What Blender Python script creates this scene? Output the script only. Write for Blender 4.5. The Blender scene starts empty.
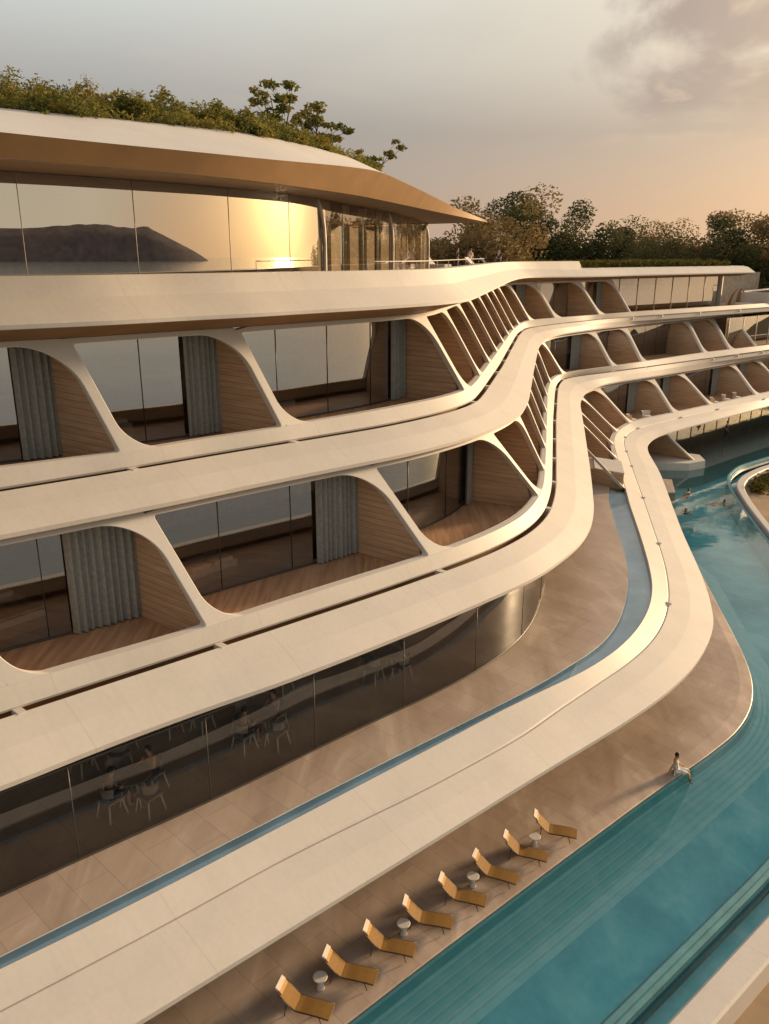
import bpy, bmesh, math, random
from mathutils import Vector, Matrix, noise
random.seed(7)
R = math.radians
scn = bpy.context.scene
COL = scn.collection

# ------------------------------------------------------------------ camera
cam_d = bpy.data.cameras.new('camera'); cam = bpy.data.objects.new('camera', cam_d); COL.objects.link(cam)
cam.location = (0, 0, 16.5)
cam.rotation_euler = (R(90) - math.atan(257/825.0), 0, 0)
cam_d.sensor_fit = 'VERTICAL'; cam_d.sensor_height = 24.0; cam_d.lens = 24.0*825/1024
cam_d.clip_start = .1; cam_d.clip_end = 12000
scn.camera = cam

# ------------------------------------------------------------------ sky, sun, exposure
SUN_AZ, SUN_EL = 58.0, 11.0          # degrees clockwise from the viewing direction, above the horizon
SUN_DIR = Vector((math.sin(R(SUN_AZ))*math.cos(R(SUN_EL)), math.cos(R(SUN_AZ))*math.cos(R(SUN_EL)), math.sin(R(SUN_EL))))
world = bpy.data.worlds.new('World'); scn.world = world; world.use_nodes = True
wt = world.node_tree; wt.nodes.clear()
def wn(t, **kw):
    n = wt.nodes.new(t)
    for k, v in kw.items(): setattr(n, k, v)
    return n
def wl(a, b): wt.links.new(a, b)
sky = wn('ShaderNodeTexSky'); sky.sky_type = 'NISHITA'; sky.sun_disc = False
sky.sun_elevation = R(SUN_EL); sky.sun_rotation = R(SUN_AZ); sky.air_density = 1.2; sky.dust_density = 3.0
skys = wn('ShaderNodeVectorMath', operation='SCALE'); wl(sky.outputs[0], skys.inputs[0]); skys.inputs['Scale'].default_value = .10
tc = wn('ShaderNodeTexCoord'); sep = wn('ShaderNodeSeparateXYZ'); wl(tc.outputs['Generated'], sep.inputs[0])
dot = wn('ShaderNodeVectorMath', operation='DOT_PRODUCT'); wl(tc.outputs['Generated'], dot.inputs[0]); dot.inputs[1].default_value = SUN_DIR
def ramp(src, stops):
    n = wn('ShaderNodeValToRGB'); wl(src, n.inputs[0]); e = n.color_ramp.elements
    while len(e) > 1: e.remove(e[0])
    for i, (p, c) in enumerate(stops):
        q = e[0] if i == 0 else e.new(p)
        q.position = p; q.color = tuple(c) + (1,)
    return n
# thin high overcast: colour by height, cool side and sun side
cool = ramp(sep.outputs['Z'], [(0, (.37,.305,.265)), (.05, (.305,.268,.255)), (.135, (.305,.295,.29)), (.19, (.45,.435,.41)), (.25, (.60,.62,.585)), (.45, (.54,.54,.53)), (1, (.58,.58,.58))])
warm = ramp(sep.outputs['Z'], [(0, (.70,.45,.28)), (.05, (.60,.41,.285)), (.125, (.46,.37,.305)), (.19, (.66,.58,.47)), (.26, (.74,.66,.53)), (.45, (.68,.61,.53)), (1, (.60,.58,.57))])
sidef = wn('ShaderNodeMapRange'); wl(dot.outputs['Value'], sidef.inputs[0])
sidef.inputs[1].default_value = .18; sidef.inputs[2].default_value = .95; sidef.interpolation_type = 'SMOOTHSTEP'
over = wn('ShaderNodeMix', data_type='RGBA'); wl(sidef.outputs[0], over.inputs['Factor']); wl(cool.outputs[0], over.inputs['A']); wl(warm.outputs[0], over.inputs['B'])
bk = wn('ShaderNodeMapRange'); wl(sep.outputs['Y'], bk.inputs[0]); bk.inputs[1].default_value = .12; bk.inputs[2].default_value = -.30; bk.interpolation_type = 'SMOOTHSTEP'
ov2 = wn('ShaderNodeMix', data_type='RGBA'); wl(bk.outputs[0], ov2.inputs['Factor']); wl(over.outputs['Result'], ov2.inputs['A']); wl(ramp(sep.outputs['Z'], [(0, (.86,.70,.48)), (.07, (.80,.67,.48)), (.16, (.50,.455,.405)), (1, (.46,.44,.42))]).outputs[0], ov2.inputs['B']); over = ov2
# cloud banks
mp = wn('ShaderNodeMapping'); wl(tc.outputs['Generated'], mp.inputs[0]); mp.inputs['Scale'].default_value = (1.0, 1.0, 1.9); mp.inputs['Location'].default_value = (8, 8, .7)
nz = wn('ShaderNodeTexNoise'); wl(mp.outputs[0], nz.inputs[0]); nz.inputs['Scale'].default_value = 3.6; nz.inputs['Detail'].default_value = 7; nz.inputs['Roughness'].default_value = .52; nz.inputs['Distortion'].default_value = .3
cf = wn('ShaderNodeMapRange'); wl(nz.outputs[0], cf.inputs[0]); cf.inputs[1].default_value = .44; cf.inputs[2].default_value = .53; cf.interpolation_type = 'SMOOTHSTEP'
cfz = wn('ShaderNodeMapRange'); wl(sep.outputs['Z'], cfz.inputs[0]); cfz.inputs[1].default_value = .11; cfz.inputs[2].default_value = .15
cfs = wn('ShaderNodeMapRange'); wl(dot.outputs['Value'], cfs.inputs[0]); cfs.inputs[1].default_value = .67; cfs.inputs[2].default_value = .76; cfs.inputs[3].default_value = .06
m1 = wn('ShaderNodeMath', operation='MULTIPLY'); wl(cf.outputs[0], m1.inputs[0]); wl(cfz.outputs[0], m1.inputs[1])
m2 = wn('ShaderNodeMath', operation='MULTIPLY'); wl(m1.outputs[0], m2.inputs[0]); wl(cfs.outputs[0], m2.inputs[1])
mp2 = wn('ShaderNodeMapping'); wl(mp.outputs[0], mp2.inputs[0]); mp2.inputs['Location'].default_value = (.022, .014, .03)
nz2 = wn('ShaderNodeTexNoise'); wl(mp2.outputs[0], nz2.inputs[0])
for s_ in ('Scale', 'Detail', 'Roughness', 'Distortion'): nz2.inputs[s_].default_value = nz.inputs[s_].default_value
df = wn('ShaderNodeMath', operation='SUBTRACT'); wl(nz.outputs[0], df.inputs[0]); wl(nz2.outputs[0], df.inputs[1])
lit = wn('ShaderNodeMapRange'); wl(df.outputs[0], lit.inputs[0]); lit.inputs[1].default_value = .02; lit.inputs[2].default_value = .14
cc = wn('ShaderNodeMix', data_type='RGBA'); wl(lit.outputs[0], cc.inputs['Factor']); cc.inputs['A'].default_value = (.33,.275,.255,1); cc.inputs['B'].default_value = (.82,.64,.46,1)
cl = wn('ShaderNodeMix', data_type='RGBA'); wl(m2.outputs[0], cl.inputs['Factor']); wl(over.outputs['Result'], cl.inputs['A']); wl(cc.outputs['Result'], cl.inputs['B'])
# brightness round the veiled sun
gp = wn('ShaderNodeMath', operation='MAXIMUM'); wl(dot.outputs['Value'], gp.inputs[0]); gp.inputs[1].default_value = 0
g1 = wn('ShaderNodeMath', operation='POWER'); wl(gp.outputs[0], g1.inputs[0]); g1.inputs[1].default_value = 90
g2 = wn('ShaderNodeMath', operation='POWER'); wl(gp.outputs[0], g2.inputs[0]); g2.inputs[1].default_value = 9
gs1 = wn('ShaderNodeVectorMath', operation='SCALE'); gs1.inputs[0].default_value = (5.5, 3.6, 1.1); wl(g1.outputs[0], gs1.inputs['Scale'])
gs2 = wn('ShaderNodeVectorMath', operation='SCALE'); gs2.inputs[0].default_value = (1.0, .58, .20); wl(g2.outputs[0], gs2.inputs['Scale'])
ad = wn('ShaderNodeVectorMath', operation='ADD'); wl(cl.outputs['Result'], ad.inputs[0]); wl(gs1.outputs[0], ad.inputs[1])
ad2 = wn('ShaderNodeVectorMath', operation='ADD'); wl(ad.outputs[0], ad2.inputs[0]); wl(gs2.outputs[0], ad2.inputs[1])
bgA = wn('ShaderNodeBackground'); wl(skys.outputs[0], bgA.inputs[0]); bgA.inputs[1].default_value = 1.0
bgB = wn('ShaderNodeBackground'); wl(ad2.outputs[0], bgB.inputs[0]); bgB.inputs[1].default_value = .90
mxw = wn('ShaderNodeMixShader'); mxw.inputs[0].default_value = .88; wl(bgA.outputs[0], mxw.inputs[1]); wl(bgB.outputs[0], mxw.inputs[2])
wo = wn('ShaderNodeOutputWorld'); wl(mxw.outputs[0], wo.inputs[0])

sun_d = bpy.data.lights.new('sun', 'SUN'); sun = bpy.data.objects.new('sun', sun_d); COL.objects.link(sun)
sun_d.energy = 4.9; sun_d.angle = R(7.0); sun_d.color = (1.0, .70, .41)
sun.rotation_euler = (-SUN_DIR).to_track_quat('-Z', 'Y').to_euler()
sun.location = (60, 20, 60)
scn.view_settings.view_transform = 'Standard'; scn.view_settings.look = 'None'
scn.view_settings.gamma = 1; scn.view_settings.use_curve_mapping = False
scn.view_settings.exposure = 0.34
scn.render.engine = 'CYCLES'
scn.cycles.max_bounces = 10; scn.cycles.transparent_max_bounces = 16; scn.cycles.glossy_bounces = 4; scn.cycles.diffuse_bounces = 7
scn.cycles.caustics_reflective = False; scn.cycles.caustics_refractive = False

# ------------------------------------------------------------------ materials
M = {}
class Mat:
    def __init__(self, name):
        self.m = bpy.data.materials.new(name); self.m.use_nodes = True; self.t = self.m.node_tree; self.t.nodes.clear()
        self.out = self.n('ShaderNodeOutputMaterial'); M[name] = self.m
    def n(self, t, **kw):
        q = self.t.nodes.new(t)
        for k, v in kw.items(): setattr(q, k, v)
        return q
    def l(self, a, b): self.t.links.new(a, b)
    def coord(self, scale=(1,1,1), kind='Object', rot=0):
        c = self.n('ShaderNodeTexCoord'); mp = self.n('ShaderNodeMapping'); self.l(c.outputs[kind], mp.inputs[0])
        mp.inputs['Scale'].default_value = scale; mp.inputs['Rotation'].default_value = (0, 0, rot); return mp.outputs[0]
    def noise(self, co, scale, detail=4, rough=.55, dist=0):
        q = self.n('ShaderNodeTexNoise'); self.l(co, q.inputs[0]); q.inputs['Scale'].default_value = scale
        q.inputs['Detail'].default_value = detail; q.inputs['Roughness'].default_value = rough; q.inputs['Distortion'].default_value = dist
        return q.outputs[0]
    def ramp(self, src, stops):
        q = self.n('ShaderNodeValToRGB'); self.l(src, q.inputs[0]); e = q.color_ramp.elements
        while len(e) > 1: e.remove(e[0])
        for i, (p, c) in enumerate(stops):
            s = e[0] if i == 0 else e.new(p)
            s.position = p; s.color = tuple(c) + (1,)
        return q.outputs[0]
    def mix(self, f, a, b, mode='MIX'):
        q = self.n('ShaderNodeMix', data_type='RGBA', blend_type=mode)
        for s, v in (('Factor', f), ('A', a), ('B', b)):
            if hasattr(v, 'is_output'): self.l(v, q.inputs[s])
            elif s == 'Factor': q.inputs[s].default_value = v
            else: q.inputs[s].default_value = tuple(v) + (1,)
        return q.outputs['Result']
    def math(self, op, a, b=None):
        q = self.n('ShaderNodeMath', operation=op)
        for i, v in enumerate((a, b)):
            if v is None: continue
            if hasattr(v, 'is_output'): self.l(v, q.inputs[i])
            else: q.inputs[i].default_value = v
        return q.outputs[0]
    def princ(self, col, rough=.6, spec=.5, bump=None, bs=.1, bd=.02, **kw):
        p = self.n('ShaderNodeBsdfPrincipled')
        if hasattr(col, 'is_output'): self.l(col, p.inputs['Base Color'])
        else: p.inputs['Base Color'].default_value = tuple(col) + (1,)
        if hasattr(rough, 'is_output'): self.l(rough, p.inputs['Roughness'])
        else: p.inputs['Roughness'].default_value = rough
        p.inputs['Specular IOR Level'].default_value = spec
        for k, v in kw.items(): p.inputs[k].default_value = v
        if bump is not None:
            b = self.n('ShaderNodeBump'); self.l(bump, b.inputs['Height']); b.inputs['Strength'].default_value = bs; b.inputs['Distance'].default_value = bd
            self.l(b.outputs[0], p.inputs['Normal'])
        self.l(p.outputs[0], self.out.inputs[0]); return p

def simple(name, col, rough=.6, spec=.4, var=.12, scale=6, **kw):
    k = Mat(name); co = k.coord(); f = k.noise(co, scale)
    lo = [c*(1-var) for c in col]; hi = [min(1, c*(1+var)) for c in col]
    k.princ(k.ramp(f, [(.3, lo), (.7, hi)]), rough, spec, f, .08, **kw); return k

# pale mineral cladding with fine panel seams (UV x = metres along the facade)
k = Mat('cladding'); co = k.coord(); f = k.noise(co, .8, 6); f2 = k.noise(co, 9, 5)
base = k.ramp(f, [(.25, (.575,.545,.495)), (.5, (.615,.58,.53)), (.78, (.65,.615,.56))])
base = k.mix(.12, base, k.ramp(f2, [(.3, (.48,.44,.385)), (.7, (.76,.71,.64))]))
uv = k.n('ShaderNodeTexCoord'); sx = k.n('ShaderNodeSeparateXYZ'); k.l(uv.outputs['UV'], sx.inputs[0])
fr = k.math('FRACT', k.math('DIVIDE', sx.outputs[0], 5.1)); seam = k.math('LESS_THAN', k.math('ABSOLUTE', k.math('SUBTRACT', fr, .5)), .0028)
base = k.mix(k.math('MULTIPLY', seam, .17), base, (.25,.22,.19))
# faint rain streaks running down the slope
st = k.n('ShaderNodeMapping'); k.l(uv.outputs['UV'], st.inputs[0]); st.inputs['Scale'].default_value = (2.2, .12, 1)
sn = k.noise(st.outputs[0], 3, 5, .6); base = k.mix(k.math('MULTIPLY', k.math('GREATER_THAN', sn, .56), .05), base, (.38,.33,.28))
k.princ(base, .55, .35, f2, .05)
# bronze toned soffit and fascia
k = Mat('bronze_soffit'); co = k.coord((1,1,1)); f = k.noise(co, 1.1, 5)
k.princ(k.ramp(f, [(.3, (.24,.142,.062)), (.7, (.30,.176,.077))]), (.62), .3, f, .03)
# timber wall: horizontal boards
k = Mat('timber_wall'); co = k.coord((.5,.5,9)); f = k.noise(co, 1.6, 6, .6); co2 = k.coord((.2,.2,1)); f2 = k.noise(co2, 2, 3)
cz = k.n('ShaderNodeTexCoord'); sz = k.n('ShaderNodeSeparateXYZ'); k.l(cz.outputs['Object'], sz.inputs[0])
fr = k.math('FRACT', k.math('DIVIDE', sz.outputs[2], .19)); ln = k.math('LESS_THAN', fr, .09)
cell = k.n('ShaderNodeTexWhiteNoise', noise_dimensions='1D'); k.l(k.math('FLOOR', k.math('DIVIDE', sz.outputs[2], .19)), cell.inputs['W'])
c = k.ramp(f, [(.25, (.38,.25,.15)), (.5, (.52,.36,.23)), (.75, (.64,.465,.31))])
c = k.mix(k.math('MULTIPLY', cell.outputs[0], .35), c, (.37,.24,.145)); c = k.mix(k.math('MULTIPLY', ln, .6), c, (.12,.07,.04))
k.princ(c, .5, .35, f, .15)
# balcony decking: boards run out from the room
k = Mat('timber_deck'); co = k.coord((5.5,.35,1), rot=R(40)); f = k.noise(co, 1.3, 6, .62)
c = k.ramp(f, [(.25, (.26,.14,.075)), (.5, (.43,.25,.14)), (.75, (.56,.36,.21))]); k.princ(c, .5, .4, f, .15)
# travertine terraces
k = Mat('travertine'); co = k.coord((1,.32,1), rot=R(46)); f = k.noise(co, .75, 8, .66, .9); co2 = k.coord((1,1,1)); f2 = k.noise(co2, .35, 5, .6)
co3 = k.coord((1,1,1), rot=R(44)); bt = k.n('ShaderNodeTexBrick'); k.l(co3, bt.inputs[0]); bt.inputs['Scale'].default_value = 1.0
bt.inputs['Brick Width'].default_value = 1.6; bt.inputs['Row Height'].default_value = .8; bt.inputs['Mortar Size'].default_value = .011
bt.inputs['Color1'].default_value = (.42,.42,.42,1); bt.inputs['Color2'].default_value = (.58,.58,.58,1); bt.inputs['Mortar'].default_value = (.24,.24,.24,1)
c = k.ramp(f, [(.3, (.33,.25,.195)), (.44, (.43,.335,.265)), (.55, (.50,.40,.325)), (.66, (.64,.54,.455))])
c = k.mix(.4, c, k.ramp(f2, [(.3, (.31,.23,.175)), (.7, (.52,.42,.345))])); c = k.mix(.38, c, bt.outputs[0], 'OVERLAY')
k.princ(c, k.ramp(f, [(.3, (.28,)*3), (.7, (.55,)*3)]), .45, f, .03)
# water surface
def water(name, tint, bump, scale, ior=1.33):
    k = Mat(name); co = k.coord((1,1,1), rot=R(40)); f = k.noise(co, scale, 3, .5, .4)
    b = k.n('ShaderNodeBump'); k.l(f, b.inputs['Height']); b.inputs['Strength'].default_value = bump; b.inputs['Distance'].default_value = .05
    fr = k.n('ShaderNodeFresnel'); fr.inputs[0].default_value = ior; k.l(b.outputs[0], fr.inputs['Normal'])
    tr = k.n('ShaderNodeBsdfTransparent'); tr.inputs[0].default_value = tint + (1,)
    gl = k.n('ShaderNodeBsdfGlossy'); gl.inputs['Roughness'].default_value = .04; gl.inputs[0].default_value = (1,1,1,1); k.l(b.outputs[0], gl.inputs['Normal'])
    mx = k.n('ShaderNodeMixShader'); k.l(k.math('MINIMUM', k.math('MULTIPLY', fr.outputs[0], 1.25), 1.0), mx.inputs[0]); k.l(tr.outputs[0], mx.inputs[1]); k.l(gl.outputs[0], mx.inputs[2]); k.l(mx.outputs[0], k.out.inputs[0])
water('pool_water', (.86,.97,.98), .10, 1.1, 1.36)
water('still_water', (.95,.98,.99), .02, .9, 1.3)
k = Mat('sea_water'); co = k.coord(); f = k.noise(co, .02, 5); k.princ(k.ramp(f, [(.3, (.22,.25,.265)), (.7, (.29,.31,.32))]), .10, .5, f, .2, 1.0)
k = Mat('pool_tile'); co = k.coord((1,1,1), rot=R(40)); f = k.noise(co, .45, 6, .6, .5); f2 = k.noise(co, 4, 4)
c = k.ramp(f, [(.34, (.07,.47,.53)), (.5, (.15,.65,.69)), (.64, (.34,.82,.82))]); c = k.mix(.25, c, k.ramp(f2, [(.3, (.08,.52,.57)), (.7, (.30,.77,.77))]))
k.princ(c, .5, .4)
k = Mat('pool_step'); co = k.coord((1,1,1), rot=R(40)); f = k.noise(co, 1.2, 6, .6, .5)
k.princ(k.ramp(f, [(.3, (.26,.72,.72)), (.7, (.46,.85,.80))]), .5, .4)  # paler than the floor tile: light lost with depth put into the colour
k = Mat('step_nosing'); k.princ((.85,.92,.86), .5, .4)
simple('weir_stone', (.10,.27,.31), .45, .4, .15, 2)
simple('reflection_pale', (.50,.45,.38), .5, .4, .12, 1)
simple('pale_tile', (.68,.82,.85), .5, .4, .12, 1)
# window glass: tinted, strongly reflecting
def glass(name, tint, r0, ior):
    k = Mat(name); fr = k.n('ShaderNodeFresnel'); fr.inputs[0].default_value = ior
    tr = k.n('ShaderNodeBsdfTransparent'); tr.inputs[0].default_value = tint + (1,)
    gl = k.n('ShaderNodeBsdfGlossy'); gl.inputs['Roughness'].default_value = 0.0; gl.inputs[0].default_value = (.95,.95,.95,1)
    mx = k.n('ShaderNodeMixShader'); k.l(k.math('MINIMUM', k.math('ADD', fr.outputs[0], r0), 1.0), mx.inputs[0]); k.l(tr.outputs[0], mx.inputs[1]); k.l(gl.outputs[0], mx.inputs[2]); k.l(mx.outputs[0], k.out.inputs[0])
glass('room_glass', (.92,.93,.91), .27, 1.5)
glass('upper_glass', (.90,.90,.86), .40, 1.5)
glass('terrace_glass', (.97,.95,.91), .04, 1.5)
glass('lounge_glass', (.80,.76,.66), .48, 1.5)
glass('gallery_glass', (.92,.88,.80), .12, 1.5)
glass('rail_glass', (.93,.95,.94), .02, 1.45)
simple('curtain', (.27,.275,.255), .8, .1, .15, 9)
simple('cream_curtain', (.90,.70,.45), .8, .1, .15, 3)
simple('room_dark', (.36,.31,.255), .7, .2, .2, 2)
simple('restaurant_wall', (.55,.43,.31), .7, .2, .2, 1)
simple('room_floor', (.30,.225,.165), .5, .3, .2, 2)
simple('dark_metal', (.05,.045,.04), .4, .5, .1)
simple('pale_metal', (.62,.57,.50), .4, .5, .05)
simple('mullion', (.72,.64,.52), .45, .5, .05)
simple('linen', (.55,.50,.45), .85, .1, .1)
simple('dark_fabric', (.30,.26,.225), .85, .1, .2)
simple('white_fabric', (.66,.60,.54), .8, .2, .06)
simple('ochre_sling', (.235,.130,.036), .7, .2, .10, 14)
simple('ochre_cushion', (.46,.29,.12), .75, .2, .10, 14)
simple('stone_white', (.62,.58,.52), .6, .3, .08)
simple('sand_floor', (.33,.235,.15), .7, .25, .2, .8)
simple('gravel_roof', (.30,.26,.20), .9, .1, .2, 2)
simple('skin', (.50,.29,.19), .55, .3, .05)
simple('hair', (.03,.02,.014), .5, .3, .2)
simple('white_cloth', (.78,.75,.72), .8, .1, .05)
simple('rust_cloth', (.62,.28,.12), .8, .1, .08)
simple('dark_cloth', (.05,.05,.06), .8, .1, .1)
simple('timber_trim', (.36,.20,.10), .5, .3, .2, 8)
simple('bark', (.13,.09,.06), .9, .1, .3, 5)
simple('earth', (.12,.09,.055), .95, .05, .4, .06)
simple('hill_rock', (.11,.085,.08), .95, .05, .3, .01)
simple('solar_blue', (.04,.06,.10), .2, .6, .1)
def leaf(name, stops, sc):
    k = Mat(name); co = k.coord(); f = k.noise(co, sc, 3, .6)
    g = k.n('ShaderNodeNewGeometry')
    c = k.mix(.3, k.ramp(f, stops), k.ramp(g.outputs['Random Per Island'], stops))
    d = k.n('ShaderNodeBsdfDiffuse'); k.l(c, d.inputs[0]); t = k.n('ShaderNodeBsdfTranslucent'); k.l(c, t.inputs[0])
    mx = k.n('ShaderNodeMixShader'); mx.inputs[0].default_value = .32; k.l(d.outputs[0], mx.inputs[1]); k.l(t.outputs[0], mx.inputs[2]); k.l(mx.outputs[0], k.out.inputs[0])
leaf('leaf_roof', [(.2, (.055,.065,.025)), (.4, (.13,.14,.04)), (.55, (.25,.22,.055)), (.72, (.42,.29,.055)), (.9, (.13,.15,.06))], .8)
leaf('leaf_dark', [(.3, (.05,.06,.027)), (.5, (.082,.088,.04)), (.7, (.135,.13,.056))], .4)
leaf('leaf_mid', [(.3, (.07,.073,.033)), (.5, (.115,.112,.05)), (.7, (.19,.165,.075))], .4)
leaf('leaf_gold', [(.2, (.14,.10,.045)), (.5, (.23,.165,.075)), (.8, (.36,.26,.13))], .4)
leaf('grass_leaf', [(.2, (.05,.055,.016)), (.5, (.09,.085,.024)), (.8, (.15,.12,.035))], 1.2)

# ------------------------------------------------------------------ helpers
def tag(o, label=None, cat=None, group=None, kind=None):
    if label: o['label'] = label
    if cat: o['category'] = cat
    if group: o['group'] = group
    if kind: o['kind'] = kind
    return o
def empty(name, loc=(0,0,0), rz=0, label=None, cat=None, group=None):
    o = bpy.data.objects.new(name, None); COL.objects.link(o); o.location = loc; o.rotation_euler = (0, 0, rz); o.empty_display_size = .2
    return tag(o, label, cat, group)
def copy_tree(o, parent=None):
    c = o.copy(); COL.objects.link(c)
    if parent is not None: c.parent = parent
    for ch in list(o.children): copy_tree(ch, c)
    return c
class MB:
    def __init__(self): self.v = []; self.f = []; self.uv = []; self.mi = []; self.sm = []
    def face(self, idx, uvs=None, mi=0, smooth=False):
        self.f.append(tuple(idx)); self.uv.append(uvs); self.mi.append(mi); self.sm.append(smooth)
    def quad(self, a, b, c, d, uvs=None, mi=0):
        n = len(self.v); self.v += [Vector(a), Vector(b), Vector(c), Vector(d)]; self.face((n, n+1, n+2, n+3), uvs, mi)
    def poly(self, pts, mi=0):
        n = len(self.v); self.v += [Vector(p) for p in pts]; self.face(range(n, n+len(pts)), None, mi)
    def strip(self, A, B, ua=None, va=0, vb=1, mi=0, closed=False):      # smooth strip between two point rows
        n = len(self.v); m = len(A); self.v += [Vector(p) for p in A] + [Vector(p) for p in B]
        for i in range(m if closed else m-1):
            j = (i+1) % m
            uvs = None
            if ua is not None: uvs = ((ua[i], va), (ua[j], va), (ua[j], vb), (ua[i], vb))
            self.face((n+i, n+j, n+m+j, n+m+i), uvs, mi, True)
    def box(self, c, s, rz=0, mi=0, tilt=None):
        m = Matrix.Translation(Vector(c)) @ Matrix.Rotation(rz, 4, 'Z')
        if tilt is not None: m = m @ tilt
        q = [m @ Vector((x*s[0]/2, y*s[1]/2, z*s[2]/2)) for z in (-1, 1) for y in (-1, 1) for x in (-1, 1)]
        n = len(self.v); self.v += q
        for f in ((0,2,3,1), (4,5,7,6), (0,1,5,4), (2,6,7,3), (0,4,6,2), (1,3,7,5)): self.face([n+i for i in f], None, mi)
    def tube(self, pts, r, seg=6, mi=0, caps=True):
        pts = [Vector(p) for p in pts]; rs = r if isinstance(r, (list, tuple)) else [r]*len(pts)
        n = len(self.v); rings = []
        for i, p in enumerate(pts):
            d = (pts[min(i+1, len(pts)-1)] - pts[max(i-1, 0)]).normalized()
            a = d.cross(Vector((0,0,1)));
            if a.length < 1e-3: a = d.cross(Vector((0,1,0)))
            a.normalize(); b = d.cross(a)
            rings.append([p + (a*math.cos(2*math.pi*k/seg) + b*math.sin(2*math.pi*k/seg))*rs[i] for k in range(seg)])
        for rg in rings: self.v += rg
        for i in range(len(pts)-1):
            for k in range(seg):
                k2 = (k+1) % seg; self.face((n+i*seg+k, n+i*seg+k2, n+(i+1)*seg+k2, n+(i+1)*seg+k), None, mi, True)
        if caps:
            self.face([n+k for k in range(seg)][::-1], None, mi); self.face([n+(len(pts)-1)*seg+k for k in range(seg)], None, mi)
    def lathe(self, prof, c=(0,0,0), seg=20, mi=0):
        n = len(self.v); c = Vector(c)
        for r, z in prof: self.v += [c + Vector((r*math.cos(2*math.pi*k/seg), r*math.sin(2*math.pi*k/seg), z)) for k in range(seg)]
        for i in range(len(prof)-1):
            for k in range(seg):
                k2 = (k+1) % seg; self.face((n+i*seg+k, n+i*seg+k2, n+(i+1)*seg+k2, n+(i+1)*seg+k), None, mi, True)
        self.face([n+(len(prof)-1)*seg+k for k in range(seg)], None, mi); self.face([n+k for k in range(seg)][::-1], None, mi)
    def up(self):
        # turn faces so that they look upwards
        for i, f in enumerate(self.f):
            a, b, c = self.v[f[0]], self.v[f[1]], self.v[f[2]]
            if (b-a).cross(c-a).z < 0: self.f[i] = tuple(reversed(f)); self.uv[i] = tuple(reversed(self.uv[i])) if self.uv[i] else None
        return self
    def build(self, name, mat, parent=None):
        me = bpy.data.meshes.new(name); me.from_pydata([tuple(v) for v in self.v], [], self.f)
        mats = mat if isinstance(mat, (list, tuple)) else [mat]
        for q in mats: me.materials.append(M[q])
        me.polygons.foreach_set('material_index', self.mi); me.polygons.foreach_set('use_smooth', self.sm)
        if any(u is not None for u in self.uv):
            ul = me.uv_layers.new(name='UVMap').data; i = 0
            for f, u in zip(self.f, self.uv):
                for kk in range(len(f)):
                    if u is not None: ul[i].uv = u[kk]
                    i += 1
        me.update()
        o = bpy.data.objects.new(name, me); COL.objects.link(o)
        if parent is not None: o.parent = parent
        return o

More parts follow.
